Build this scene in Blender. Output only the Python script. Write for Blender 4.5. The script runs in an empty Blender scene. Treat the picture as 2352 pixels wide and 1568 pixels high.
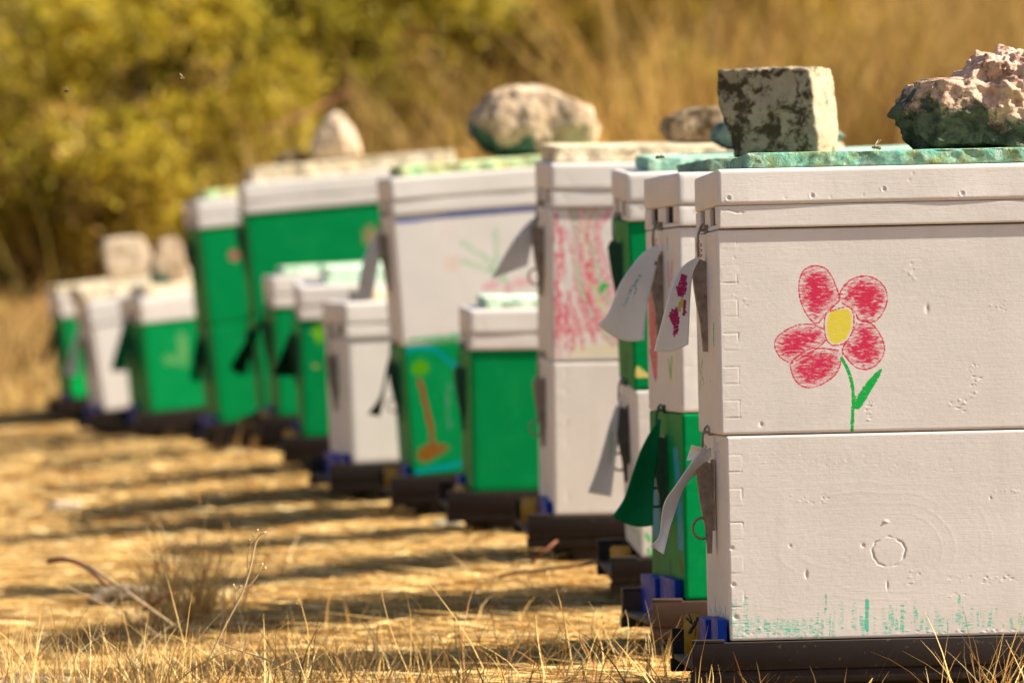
import bpy, bmesh, math, random
import numpy as np
from mathutils import Vector, Matrix, noise as mn
random.seed(7); RNG = np.random.default_rng(7)
S = bpy.context.scene
C = S.collection
R = math.radians

# ------------------------------------------------------------------ camera, light, exposure
F = 18000.0                      # focal length in pixels of a 2352 px wide picture
EYE = 0.60
PITCH = math.atan(292 / F)
cam = bpy.data.cameras.new('camera'); camo = bpy.data.objects.new('camera', cam); C.objects.link(camo)
cam.sensor_width = 36; cam.lens = F / 2352 * 36
cam.clip_start = 0.5; cam.clip_end = 400
camo.location = (0, 0, EYE); camo.rotation_euler = (math.pi / 2 - PITCH, 0, 0)
cam.dof.use_dof = True; cam.dof.focus_distance = 9.2; cam.dof.aperture_fstop = 9.8; cam.dof.aperture_blades = 0
S.camera = camo
S.view_settings.view_transform = 'Standard'; S.view_settings.look = 'None'
S.view_settings.gamma = 1; S.view_settings.exposure = 1.35
SUN_EL, SUN_AZ = R(39), R(96.5)   # azimuth from +Y towards +X
sdir = Vector((math.sin(SUN_AZ) * math.cos(SUN_EL), math.cos(SUN_AZ) * math.cos(SUN_EL), math.sin(SUN_EL)))
w = bpy.data.worlds.new('World'); S.world = w; w.use_nodes = True
sky = w.node_tree.nodes.new('ShaderNodeTexSky'); sky.sky_type = 'NISHITA'; sky.sun_disc = False
sky.sun_elevation = SUN_EL; sky.sun_rotation = SUN_AZ; sky.dust_density = 2.0
bg = w.node_tree.nodes['Background']; bg.inputs[1].default_value = 0.055
w.node_tree.links.new(sky.outputs[0], bg.inputs[0])
sl = bpy.data.lights.new('sun', 'SUN'); sl.energy = 5.0; sl.angle = R(0.5); sl.color = (1, .91, .76)
so = bpy.data.objects.new('sun', sl); C.objects.link(so); so.location = (4, 2, 6)
so.rotation_euler = sdir.to_track_quat('Z', 'Y').to_euler()

# ------------------------------------------------------------------ picture <-> world
cp, sp_ = math.cos(PITCH), math.sin(PITCH)
def at(x, y, Z):
    a = (x - 1176) / F * Z; b = (784 - y) / F * Z
    return Vector((a, Z * cp + b * sp_, EYE - Z * sp_ + b * cp))
def project(W):
    W = np.asarray(W, float); dx = W[:, 0]; dy = W[:, 1]; dz = W[:, 2] - EYE
    Z = dy * cp - dz * sp_; U = dy * sp_ + dz * cp
    return 1176 + F * dx / Z, 784 - F * U / Z

# ------------------------------------------------------------------ nodes helper
class N:
    def __init__(s, name):
        s.m = bpy.data.materials.new(name); s.m.use_nodes = True; s.t = s.m.node_tree
        s.b = s.t.nodes['Principled BSDF']; s.out = s.t.nodes['Material Output']
    def n(s, typ, ins=None, **kw):
        o = s.t.nodes.new(typ)
        for k, v in kw.items(): setattr(o, k, v)
        for k, v in (ins or {}).items(): s.set(o.inputs[k], v)
        return o
    def set(s, sock, v):
        if isinstance(v, bpy.types.NodeSocket): s.t.links.new(v, sock)
        else: sock.default_value = v
    def coord(s, scale=(1, 1, 1), kind='Object', loc=(0, 0, 0)):
        tc = s.n('ShaderNodeTexCoord')
        mp = s.n('ShaderNodeMapping', {'Vector': tc.outputs[kind], 'Scale': scale, 'Location': loc})
        return mp.outputs[0]
    def noise(s, vec, scale, detail=4, rough=.55, dist=0):
        return s.n('ShaderNodeTexNoise', {'Vector': vec, 'Scale': scale, 'Detail': detail, 'Roughness': rough, 'Distortion': dist}).outputs[0]
    def rng(s, v, a, b, c=0., d=1.):
        return s.n('ShaderNodeMapRange', {0: v, 1: a, 2: b, 3: c, 4: d}).outputs[0]
    def math(s, op, a, b=0.):
        return s.n('ShaderNodeMath', {0: a, 1: b}, operation=op).outputs[0]
    def mix(s, f, a, b):
        o = s.n('ShaderNodeMix', data_type='RGBA')
        s.set(o.inputs[0], f); s.set(o.inputs[6], a); s.set(o.inputs[7], b); return o.outputs[2]
    def attr(s, name): return s.n('ShaderNodeAttribute', attribute_name=name)
    def bump(s, h, strength, dist=.001, normal=None):
        o = s.n('ShaderNodeBump', {'Height': h, 'Strength': strength, 'Distance': dist})
        if normal: s.set(o.inputs['Normal'], normal)
        return o.outputs[0]
def c4(c): return (c[0], c[1], c[2], 1)

def mat_paint(name, base, rough, gloss=.4, dirt=.25):
    k = N(name); v = k.coord((1, 1, 1))
    big = k.noise(k.coord((3, 3, 9)), 1.5, 5)
    grain = k.noise(k.coord((7, 7, 160)), 3.0, 6, .65, .4)
    fine = k.noise(k.coord((60, 60, 900)), 1.0, 3, .6)
    blot = k.noise(v, 60, 5, .6)
    col = k.mix(k.rng(big, .35, .7), c4(base), c4([b * .90 for b in base]))
    dcol = (base[0] * .72, base[1] * .62, base[2] * .5)
    col = k.mix(k.math('MULTIPLY', k.rng(blot, .60, .78), dirt), col, c4(dcol))
    col = k.mix(k.math('MULTIPLY', k.rng(grain, .56, .72), .07), col, c4(dcol))
    streak = k.rng(k.noise(k.coord((26, 26, 2.2)), 1.0, 5, .65), .52, .75)
    col = k.mix(k.math('MULTIPLY', streak, .22), col, c4([b * .72 for b in base[:2]] + [base[2] * .62]))
    wear = k.rng(k.noise(k.coord((9, 9, 14)), 1.0, 6, .7), .50, .66)
    col = k.mix(k.math('MULTIPLY', wear, .16 if base[0] > .1 else .38), col, c4([min(1, b * 1.25 + .012) for b in base]))
    cr = k.attr('paint')
    cn = k.rng(k.noise(k.coord((120, 120, 420)), 1.0, 4, .7, .5), .3, .7)
    cov = k.math('SUBTRACT', k.math('ADD', k.math('MULTIPLY', cr.outputs['Alpha'], 1.25), cn), 1.05)
    cov = k.math('MULTIPLY', k.rng(cov, 0, .50), k.rng(cr.outputs['Alpha'], .02, .15))
    col = k.mix(cov, col, cr.outputs['Color'])
    k.set(k.b.inputs['Base Color'], col)
    k.set(k.b.inputs['Roughness'], k.rng(fine, .3, .7, rough - .07, rough + .12))
    k.b.inputs['Specular IOR Level'].default_value = gloss
    nb = k.bump(grain, .15, .0010)
    nb = k.bump(fine, .28, .0004, nb)
    nb = k.bump(k.noise(v, 130, 5, .7), .22, .0009, nb)
    k.set(k.b.inputs['Normal'], nb)
    return k.m
WHITE = (.73, .69, .655)
GREEN = (.0005, .245, .066)
M_white = mat_paint('white_wood_paint', WHITE, .5, .35, .16)
M_green = mat_paint('green_wood_paint', GREEN, .50, .04, .25)

def mat_plain(name, base, rough, var=.25, scale=40, bump=.2, metal=0, spec=.5, dust=None, bs=200):
    k = N(name); v = k.coord()
    n1 = k.noise(v, scale, 5, .6)
    col = k.mix(k.rng(n1, .35, .7), c4(base), c4([b * (1 - var) for b in base]))
    if dust:
        up = k.n('ShaderNodeSeparateXYZ', {0: k.n('ShaderNodeNewGeometry').outputs['Normal']}).outputs[2]
        spots = k.rng(k.noise(v, 110, 4, .7), .62, .72)
        col = k.mix(k.math('MULTIPLY', spots, .5), col, c4(dust))
        col = k.mix(k.math('MULTIPLY', k.rng(up, .5, 1), .35), col, c4(dust))
    k.set(k.b.inputs['Base Color'], col)
    k.set(k.b.inputs['Roughness'], k.rng(n1, .3, .7, rough - .08, rough + .1))
    k.b.inputs['Metallic'].default_value = metal; k.b.inputs['Specular IOR Level'].default_value = spec
    k.set(k.b.inputs['Normal'], k.bump(k.noise(v, bs, 4, .6), bump, .001))
    return k.m
M_brown = mat_plain('brown_plastic', (.020, .013, .011), .6, .3, 30, .15, spec=.25, dust=(.16, .12, .09))
M_brown2 = mat_plain('faded_brown_plastic', (.085, .048, .034), .55, .3, 30, .2, spec=.25, dust=(.22, .15, .10))
M_dark = mat_plain('dark_wood', (.035, .026, .020), .7, .4, 20, .4)
M_blue = mat_plain('blue_plastic', (.001, .040, .34), .5, .2, 60, .1, spec=.12)
M_yellow = mat_plain('yellow_plastic', (.48, .25, .012), .5, .25, 80, .15)
M_black = mat_plain('black_print', (.01, .01, .01), .5, .1)
M_steel = mat_plain('weathered_steel', (.34, .28, .23), .5, .45, 90, .25, metal=.25)
M_dsteel = mat_plain('dark_steel', (.10, .10, .10), .5, .45, 90, .25, metal=.5)
M_gsteel = mat_plain('green_painted_steel', (.003, .07, .035), .45, .3, 90, .25)
M_hole = mat_plain('dark_inside', (.035, .028, .022), .9, .5, 50)
M_twig = mat_plain('red_brown_twig', (.26, .09, .045), .8, .4, 60, .3)
M_ptwig = mat_plain('pale_twig', (.70, .50, .26), .8, .4, 60, .3)
M_stem = mat_plain('shrub_stem', (.20, .14, .07), .85, .4, 60, .3)
M_cwhite = mat_paint('white_cloth_sky_tint', (.84, .91, .99), .8, .15, .06)  # white flaps; blue skylight is mixed into their base colour
M_cgreen = mat_paint('green_cloth', (.003, .24, .11), .7, .2, .15)
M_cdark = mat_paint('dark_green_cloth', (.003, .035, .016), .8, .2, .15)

# ------------------------------------------------------------------ mesh builder
class MB:
    def __init__(s): s.v = []; s.f = []; s.c = []; s.n = 0
    def add(s, V, Q, col=None):
        V = np.asarray(V, float).reshape(-1, 3); Q = np.asarray(Q, int)
        if Q.shape[1] == 3: Q = np.c_[Q, Q[:, 2]]
        if col is None: col = np.zeros((len(V), 4))
        s.v.append(V); s.f.append(Q + s.n); s.c.append(np.broadcast_to(np.asarray(col, float), (len(V), 4))); s.n += len(V)
    def build(s, name, mat, parent=None, smooth=True, attr='paint', sharp=None):
        V = np.concatenate(s.v); Q = np.concatenate(s.f); K = np.concatenate(s.c)
        me = bpy.data.meshes.new(name)
        tri = Q[:, 2] == Q[:, 3]
        if tri.any():
            me.from_pydata(V.tolist(), [], [q[:3] if t else q for q, t in zip(Q.tolist(), tri)])
        else:
            me.vertices.add(len(V)); me.vertices.foreach_set('co', V.ravel().astype(np.float32))
            me.loops.add(Q.size); me.loops.foreach_set('vertex_index', Q.ravel().astype(np.int32))
            me.polygons.add(len(Q)); me.polygons.foreach_set('loop_start', np.arange(0, Q.size, 4, dtype=np.int32))
            me.polygons.foreach_set('loop_total', np.full(len(Q), 4, dtype=np.int32))
            me.update(calc_edges=True)
        a = me.color_attributes.new(attr, 'FLOAT_COLOR', 'POINT'); a.data.foreach_set('color', K.ravel().astype(np.float32))
        me.polygons.foreach_set('use_smooth', np.full(len(me.polygons), smooth, dtype=bool))
        me.materials.append(mat); me.update(); me.validate()
        if sharp: me.set_sharp_from_angle(angle=R(sharp))
        o = bpy.data.objects.new(name, me); C.objects.link(o)
        if parent: o.parent = parent
        return o
def gridq(n, m, flip=False):
    i, j = np.meshgrid(np.arange(n - 1), np.arange(m - 1), indexing='ij'); a = (i * m + j).ravel()
    q = np.stack([a, a + m, a + m + 1, a + 1], 1)
    return q[:, ::-1] if flip else q
def axis(lo, hi, r, step):
    n = max(2, int(round((hi - lo - 2 * r) / step)) + 1)
    return np.concatenate([[lo, lo + .35 * r], np.linspace(lo + r, hi - r, n), [hi - .35 * r, hi]])
def rbox(mb, lo, hi, r=.002, step=.5, side=None, front=None, sstep=None, fstep=None, deform=None, skip=()):
    """rounded cuboid out of six grids; side (v low face) and front (u low face) may be fine, painted and displaced"""
    lo = np.array(lo, float); hi = np.array(hi, float); r = min(r, (hi - lo).min() * .45)
    for ax in range(3):
        for sgn in (0, 1):
            nm = {(1, 0): 'side', (0, 0): 'front'}.get((ax, sgn), '')
            if (ax, sgn) in skip: continue
            st = (sstep if nm == 'side' else fstep if nm == 'front' else None) or step
            a, b = [(1, 2), (2, 0), (0, 1)][ax]
            A = axis(lo[a], hi[a], r, st); B = axis(lo[b], hi[b], r, st)
            P = np.zeros((len(A), len(B), 3)); P[..., a] = A[:, None]; P[..., b] = B[None, :]; P[..., ax] = hi[ax] if sgn else lo[ax]
            P = P.reshape(-1, 3); q = np.clip(P, lo + r, hi - r); d = P - q
            d /= np.linalg.norm(d, axis=1)[:, None]; X = q + d * r
            fn = {'side': side, 'front': front}.get(nm); col = None
            if fn:
                col, out = fn(X)
                if out is not None: X[:, ax] += (out if sgn else -out)
            if deform: X = deform(X)
            mb.add(X, gridq(len(A), len(B), flip=(sgn == 0)), col)
def tube(mb, pts, rad, n=7, col=None, cap=True):
    pts = [Vector(p) for p in pts]; rad = rad if hasattr(rad, '__len__') else [rad] * len(pts)
    V = []; t0 = (pts[1] - pts[0]).normalized(); nrm = t0.orthogonal().normalized()
    for i, p in enumerate(pts):
        t = (pts[min(i + 1, len(pts) - 1)] - pts[max(i - 1, 0)]).normalized()
        nrm = (nrm - t * nrm.dot(t)).normalized(); b = t.cross(nrm)
        for k in range(n):
            a = 2 * math.pi * k / n; V.append(p + (nrm * math.cos(a) + b * math.sin(a)) * rad[i])
    Q = [[i * n + k, i * n + (k + 1) % n, (i + 1) * n + (k + 1) % n, (i + 1) * n + k] for i in range(len(pts) - 1) for k in range(n)]
    if cap:
        V += [pts[0], pts[-1]]; c0 = len(V) - 2
        Q += [[c0, (k + 1) % n, k, k] for k in range(n)]
        e = (len(pts) - 1) * n; Q += [[c0 + 1, e + k, e + (k + 1) % n, e + (k + 1) % n] for k in range(n)]
    mb.add([tuple(v) for v in V], Q, col)
def prism(mb, prof, t0, t1, fn):
    """extrude a 2-D profile between t0 and t1; fn(a,b,t)->xyz; fan caps"""
    n = len(prof); V = [fn(a, b, t0) for a, b in prof] + [fn(a, b, t1) for a, b in prof]
    ca = sum(p[0] for p in prof) / n; cb = sum(p[1] for p in prof) / n
    V += [fn(ca, cb, t0), fn(ca, cb, t1)]
    Q = [[i, (i + 1) % n, n + (i + 1) % n, n + i] for i in range(n)]
    Q += [[2 * n, (i + 1) % n, i, i] for i in range(n)] + [[2 * n + 1, n + i, n + (i + 1) % n, n + (i + 1) % n] for i in range(n)]
    mb.add(V, Q)
def tag(o, label=None, cat=None, group=None, kind=None):
    if label: o['label'] = label
    if cat: o['category'] = cat
    if group: o['group'] = group
    if kind: o['kind'] = kind
    return o

# ------------------------------------------------------------------ drawing on surfaces (2-D shapes in picture units)
def segd(x, y, pts):
    d = np.full(len(x), 1e9)
    for (x0, y0), (x1, y1) in zip(pts[:-1], pts[1:]):
        dx, dy = x1 - x0, y1 - y0; L = dx * dx + dy * dy + 1e-9
        t = np.clip(((x - x0) * dx + (y - y0) * dy) / L, 0, 1)
        d = np.minimum(d, np.hypot(x - x0 - t * dx, y - y0 - t * dy))
    return d
def inside(x, y, pts):
    r = np.zeros(len(x), bool); n = len(pts)
    for i in range(n):
        x0, y0 = pts[i]; x1, y1 = pts[(i + 1) % n]
        if y0 == y1: continue
        c = ((y0 > y) != (y1 > y)) & (x < (x1 - x0) * (y - y0) / (y1 - y0) + x0); r ^= c
    return r
def smooth_pts(pts, it=2, closed=False):
    for _ in range(it):
        q = []; n = len(pts)
        rngi = range(n) if closed else range(n - 1)
        if not closed: q.append(pts[0])
        for i in rngi:
            a, b = pts[i], pts[(i + 1) % n]
            q += [(a[0] * .75 + b[0] * .25, a[1] * .75 + b[1] * .25), (a[0] * .25 + b[0] * .75, a[1] * .25 + b[1] * .75)]
        if not closed: q.append(pts[-1])
        pts = q
    return pts
def draw(x, y, ops, soft=.8):
    col = np.zeros((len(x), 4))
    for op in ops:
        kind, pts, wd, c, dens = op[:5]
        xs = [p[0] for p in pts]; ys = [p[1] for p in pts]; pad = (wd or 0) + 4
        sel = np.where((x > min(xs) - pad) & (x < max(xs) + pad) & (y > min(ys) - pad) & (y < max(ys) + pad))[0]
        if not len(sel): continue
        X, Y = x[sel], y[sel]
        if kind == 'line':
            d = segd(X, Y, pts); m = np.clip((wd / 2 - d) / soft + .5, 0, 1)
        else:
            cl = list(pts) + [pts[0]]; d = segd(X, Y, cl); ins = inside(X, Y, pts)
            m = np.where(ins, np.clip(d / (wd or 1), .0, 1), 0)
            if len(op) > 5:          # centre-weighted density
                m = np.where(ins, op[5] + (1 - op[5]) * np.clip(d / wd, 0, 1), 0)
        m = m * dens
        old = col[sel]; up = m > old[:, 3] * .98
        blend = np.where((m > .02)[:, None], np.array(c)[None, :], old[:, :3])
        keep = (~up) & (old[:, 3] > 0)
        blend[keep] = old[keep][:, :3]
        col[sel] = np.c_[blend, np.maximum(m, old[:, 3])]
    return col
PINK, LEAF, YEL, TEAL = (.62, .018, .085), (.0, .42, .06), (.74, .62, .06), (.10, .54, .38)
BLUE, BLACK = (.05, .28, .55), (.02, .02, .02)
def r1(p): return [(1552.3 + .3401 * a, 94.1 + .3401 * b) for a, b in p]
def r2(p): return [(1552.3 + .3401 * a, 564.5 + .3401 * b) for a, b in p]
def r3(p): return [(1552.3 + .3401 * a, 1034.9 + .3401 * b) for a, b in p]
def z4(p): return [((1250 + a / 2.851) * .9408, (350 + b / 2.851) * .9408) for a, b in p]
def z5(p): return [((1250 + a / 2.851) * .9408, (850 + b / 2.851) * .9408) for a, b in p]
def z6(p): return [((850 + a / 2.851) * .9408, (350 + b / 2.851) * .9408) for a, b in p]
def y1(p): return [((80 + a / 2.24) * .9408, (380 + b / 2.24) * .9408) for a, b in p]
def y2(p): return [((550 + a / 2.614) * .9408, (400 + b / 2.614) * .9408) for a, b in p]
def y3(p): return [((650 + a / 2.413) * .9408, (650 + b / 2.413) * .9408) for a, b in p]
# the flower
petals = [r2(p) for p in (
    [(950, 525), (890, 460), (850, 380), (835, 280), (850, 200), (890, 155), (950, 143), (1010, 160), (1050, 215), (1080, 290), (1105, 360), (1050, 410), (1010, 450)],
    [(1105, 370), (1130, 290), (1190, 230), (1280, 208), (1360, 235), (1415, 300), (1420, 380), (1390, 450), (1340, 510), (1235, 500), (1215, 430)],
    [(1235, 510), (1320, 530), (1380, 610), (1405, 690), (1385, 760), (1330, 815), (1265, 832), (1200, 800), (1150, 740), (1125, 700), (1190, 610)],
    [(1115, 720), (1110, 780), (1080, 860), (1020, 910), (950, 945), (880, 952), (820, 915), (790, 850), (780, 790), (900, 700), (1010, 700)],
    [(780, 785), (720, 755), (680, 700), (675, 640), (720, 590), (790, 550), (870, 532), (950, 545), (1000, 575), (1010, 640), (900, 720)])]
petals = [[(sum(q[0] for q in p) / len(p) + (a - sum(q[0] for q in p) / len(p)) * 1.07, sum(q[1] for q in p) / len(p) + (b - sum(q[1] for q in p) / len(p)) * 1.07) for a, b in p] for p in petals]
flower = []
for p in petals:
    flower.append(('poly', p, 22, PINK, .86, .56))
cores = [[(900, 200), (990, 210), (985, 330), (965, 470), (905, 410), (870, 300)], [(1250, 250), (1340, 270), (1390, 320), (1320, 430), (1250, 440), (1210, 330)],
         [(1250, 560), (1310, 590), (1330, 680), (1270, 745), (1200, 700)], [(900, 800), (1010, 730), (1030, 780), (960, 870), (860, 890)], [(740, 640), (900, 610), (900, 680), (790, 720)]]
for p in cores: flower.append(('poly', r2(p), 14, PINK, 1.0, .6))
for p in petals: flower.append(('line', smooth_pts(p, 1, True), 3.4, PINK, .93))
cen = r2([(1040, 440), (1100, 425), (1170, 418), (1195, 470), (1190, 560), (1150, 640), (1070, 672), (1030, 640), (1010, 560), (1020, 480)])
flower_c = [('poly', cen, 3, YEL, 1.0)]
flower_ring = r2([(1020, 450), (1100, 420), (1180, 408), (1205, 470), (1200, 565), (1155, 655), (1070, 680), (1020, 650), (1000, 560), (1005, 480), (1020, 450)])
green_ops = [('line', smooth_pts(r2([(1120, 760), (1160, 830), (1190, 920), (1200, 1020), (1195, 1120), (1190, 1250)])), 8.5, LEAF, .97),
             ('poly', smooth_pts(r2([(1195, 1110), (1215, 1010), (1270, 930), (1340, 850), (1405, 805), (1395, 870), (1340, 960), (1270, 1080), (1240, 1115)]), 1, True), 5, LEAF, 1.05),
             ('line', r2([(1215, 1020), (1200, 1110)]), 5, LEAF, .9)]
rs = random.Random(3)
teal_ops = []
for X, y0_, y1_, wd, dn in ((1015, 970, 1090, 12, .6), (1290, 1010, 1200, 18, .95), (1915, 985, 1170, 14, .6), (1115, 1030, 1140, 26, .5), (1205, 1040, 1200, 22, .5), (395, 1020, 1210, 26, .55),
                           (475, 1000, 1210, 22, .55), (540, 1010, 1110, 10, .5), (1450, 1050, 1230, 16, .6), (1530, 1050, 1225, 18, .65), (1610, 1050, 1260, 10, .55), (1345, 1060, 1230, 24, .4),
                           (1760, 1070, 1215, 24, .5), (2000, 1050, 1200, 16, .5), (1400, 1070, 1230, 14, .5), (1940, 985, 1150, 8, .5), (430, 1180, 1230, 60, .5), (1700, 1070, 1190, 26, .35)):
    teal_ops.append(('line', r3([(X, y0_), (X + rs.uniform(-8, 8), y1_)]), wd * .55, TEAL, dn))
for i in range(90):
    X = rs.uniform(370, 1000); teal_ops.append(('line', r3([(X, rs.uniform(1130, 1190)), (X + rs.uniform(-6, 6), rs.uniform(1205, 1245))]), rs.uniform(4, 8), TEAL, rs.uniform(.4, .6)))
for i in range(170):
    X = rs.uniform(370, 3300); y0_ = rs.uniform(1060, 1170) + (60 if 520 < X < 960 else 0)
    teal_ops.append(('line', r3([(X, y0_), (X + rs.uniform(-10, 10), y0_ + rs.uniform(40, 120))]), rs.uniform(6, 18) * .5, TEAL, rs.uniform(.45, .68)))
def over(a, b):
    m = b[:, 3:4] > .02; return np.where(m, b, a)

# ------------------------------------------------------------------ hives
L, Wd, BH = .505, .425, .24
class Hive: pass
HS = []
#   xb    yb    Z    roll   pitch  yaw   boxes (bottom first)        lid
spec = [
 (1673, 1473, 9.13, .022, -.018, -2.1, 'ww'), (1575, 1378, 10.08, .018, -.012, -4.7, 'gw'), (1471, 1281, 11.2, .036, .020, -2.0, 'wg'),
 (1275, 1184, 12.25, .012, .020, -2.9, 'ww'), (1085, 1130, 13.3, .014, .006, -2.6, 'g'), (949, 1095, 14.4, .077, .006, -4.0, 'gw'),
 (808, 1066, 15.05, .044, .002, -7.0, 'w'), (697, 1005, 16.05, .03, .018, -2.8, 'g'), (641, 957, 17.3, .049, .0, -4.3, 'g'),
 (606, 962, 18.3, .09, .0, -3.6, 'gg'), (506, 973, 19.2, .108, .004, -6.7, 'gg'), (348, 948, 20.9, .104, .006, -10, 'g'),
 (238, 945, 21.8, .15, .006, -8, 'w'), (165, 916, 23.0, .125, .004, -8, 'g')]
ROW = [((x - 1176) * Z / F, Z) for x, y, Z, *_ in spec]
GZ = []
for i, (xb, yb, Z, r_, p_, yw, bx_) in enumerate(spec):
    h = Hive(); h.i = i; h.Z = Z; h.boxes = bx_
    M = Matrix.Rotation(-r_, 3, 'Y') @ Matrix.Rotation(p_, 3, 'X') @ Matrix.Rotation(-R(yw), 3, 'Z')
    h.M = M; h.o = at(xb, yb, Z); h.np = np.array(M); h.ov = np.array(h.o)
    h.H = BH * len(bx_); h.top = h.H + .07; HS.append(h); GZ.append(h.o.z)
def toworld(h, P): return P @ h.np.T + h.ov
def tolocal(h, v): return h.M.inverted() @ (Vector(v) - h.o)
def hpx(h, P): return project(toworld(h, P))

# ------------------------------------------------------------------ ground shape
RX = np.array([a for a, b in ROW]); RY = np.array([b for a, b in ROW]); RZ = np.array(GZ) - .082
def ground_z(X, Y):
    X = np.asarray(X, float); Y = np.asarray(Y, float)
    xr = np.interp(Y, RY, RX); zr = np.interp(Y, RY, RZ)
    s = np.interp(Y, [9, 13, 20, 30], [.07, .085, .10, .07])
    dx = np.maximum(xr - .05 - X, 0)
    z = zr - s * np.minimum(dx, 3) + .02 * np.clip(X - xr - .6, 0, 6)
    z = z + .012 * np.sin(X * 5.1 + Y * 1.3) * np.sin(Y * 2.3 - X) * np.clip(dx * 2 + .2, 0, 1)
    z = z + np.clip(Y - 23.0, 0, 12) * .070 + np.clip(Y - 34, 0, 60) * .30 * np.clip((Y - 34) / 10, 0, 1)
    return z
def gz(x, y): return float(ground_z(x, y))
xa = np.concatenate([np.linspace(-90, -6, 24), np.linspace(-5.5, -2.3, 18), np.arange(-2.2, 1.8, .035), np.linspace(1.9, 6, 20), np.linspace(8, 90, 22)])
ya = np.concatenate([np.linspace(-60, 7.6, 30), np.arange(7.8, 24, .05), np.arange(24, 46, .4), np.linspace(47, 160, 30)])
GXX, GYY = np.meshgrid(xa, ya, indexing='ij'); GV = np.stack([GXX, GYY, ground_z(GXX, GYY)], -1).reshape(-1, 3)
mask = (np.abs(GV[:, 0]) < 2.2) & (GV[:, 1] > 7.5) & (GV[:, 1] < 25)
for i in np.where(mask)[0]:
    p = Vector((GV[i, 0] * 6, GV[i, 1] * 6, 0)); GV[i, 2] += .010 * mn.noise(p) + .006 * mn.noise(p * 3.1)
k = N('dry_ground'); v = k.coord()
n1 = k.noise(v, 2.2, 6, .65); n2 = k.noise(k.coord((1, 1, 1)), 38, 6, .75, 1.0)
colr = k.mix(k.rng(n2, .36, .64), (.11, .060, .022, 1), (.60, .35, .11, 1))
colr = k.mix(k.math('MULTIPLY', k.rng(n1, .42, .62), .5), colr, (.34, .19, .065, 1))
k.set(k.b.inputs['Base Color'], colr); k.b.inputs['Roughness'].default_value = .95; k.b.inputs['Specular IOR Level'].default_value = .1
k.set(k.b.inputs['Normal'], k.bump(n2, 1.0, .03))
mb = MB(); mb.add(GV, gridq(len(xa), len(ya))); tag(mb.build('ground', k.m), kind='structure')

# ------------------------------------------------------------------ hive parts
def finger(P, h, base_w=0, off=0., first=0):
    """finger joint relief on the left of a side face"""
    u = P[:, 0]; w_ = P[:, 2] - base_w; pitch = .0393; f = np.mod(w_ - .0005 - first, pitch)
    inr = (u < .0205)
    de = np.minimum(np.abs(f), np.abs(f - .0195)); de = np.minimum(de, np.abs(f - pitch))
    line = np.where(inr, np.clip(1 - de / .0009, 0, 1), 0)
    odd = f < .0195
    line = np.maximum(line, np.where(odd, np.clip(1 - np.abs(u - .0195) / .0009, 0, 1), 0) * (u < .022))
    return line, odd & inr
def gnoise(P, s, seed=0):
    return np.array([mn.noise(Vector((p[0] * s[0] + seed, p[1] * s[1], p[2] * s[2]))) for p in P])
def dents_from_px(x, y, items):
    d = np.zeros(len(x))
    for cx, cy, rx, ry, dep in items:
        q = ((x - cx) / rx) ** 2 + ((y - cy) / ry) ** 2; d -= dep * np.exp(-q * 1.4)
    return d
rr = random.Random(11)
def scar(cx, cy, rx, ry, n, r=2.2, dep=.0006):
    return [(cx + rr.uniform(-rx, rx), cy + rr.uniform(-ry, ry), rr.uniform(.6, 2.2) * r, rr.uniform(.4, 1.0) * r, rr.choice((1, -.8)) * dep * rr.uniform(.4, 1)) for _ in range(n)]
up_dents = [(p[0], p[1], a, b, c) for (p, a, b, c) in [(r2([(575, 1205)])[0], 4, 5, .001), (r2([(1695, 425)])[0], 5, 11, .0006), (r2([(1160, 800)])[0], 2, 2, 0)]]
up_dents += scar(2240, 870, 14, 40, 22) + scar(2200, 930, 18, 14, 12) + scar(1995, 945, 10, 22, 12) + scar(2090, 620, 14, 22, 8) + scar(2290, 700, 20, 15, 6) + scar(1700, 650, 20, 60, 8)
lo_dents = [(1815, 1253, 3, 3, .001), (1852, 1318, 3, 8, .0016), (2038, 1343, 2, 9, .001), (1982, 1252, 4, 4, .0012), (2275, 1143, 2, 3, .001), (1680, 1258, 5, 4, .0015), (1684, 1342, 5, 4, .0015), (1690, 1417, 6, 5, .0015), (2035, 1197, 6, 3, -.0012)]
lo_dents += scar(2200, 1330, 30, 8, 10, 2, .0004) + scar(2190, 1362, 30, 8, 8, 2, .0004) + scar(2290, 1330, 40, 10, 14) + scar(1860, 1145, 50, 10, 22, 2, .0004) + scar(1800, 1450, 100, 12, 30, 2.4, .0004) + scar(2200, 1455, 150, 10, 40, 3) + scar(1960, 1065, 230, 24, 70, 2.0, .00022) + scar(2100, 1330, 12, 22, 8) + scar(2320, 1125, 40, 4, 10)

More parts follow.
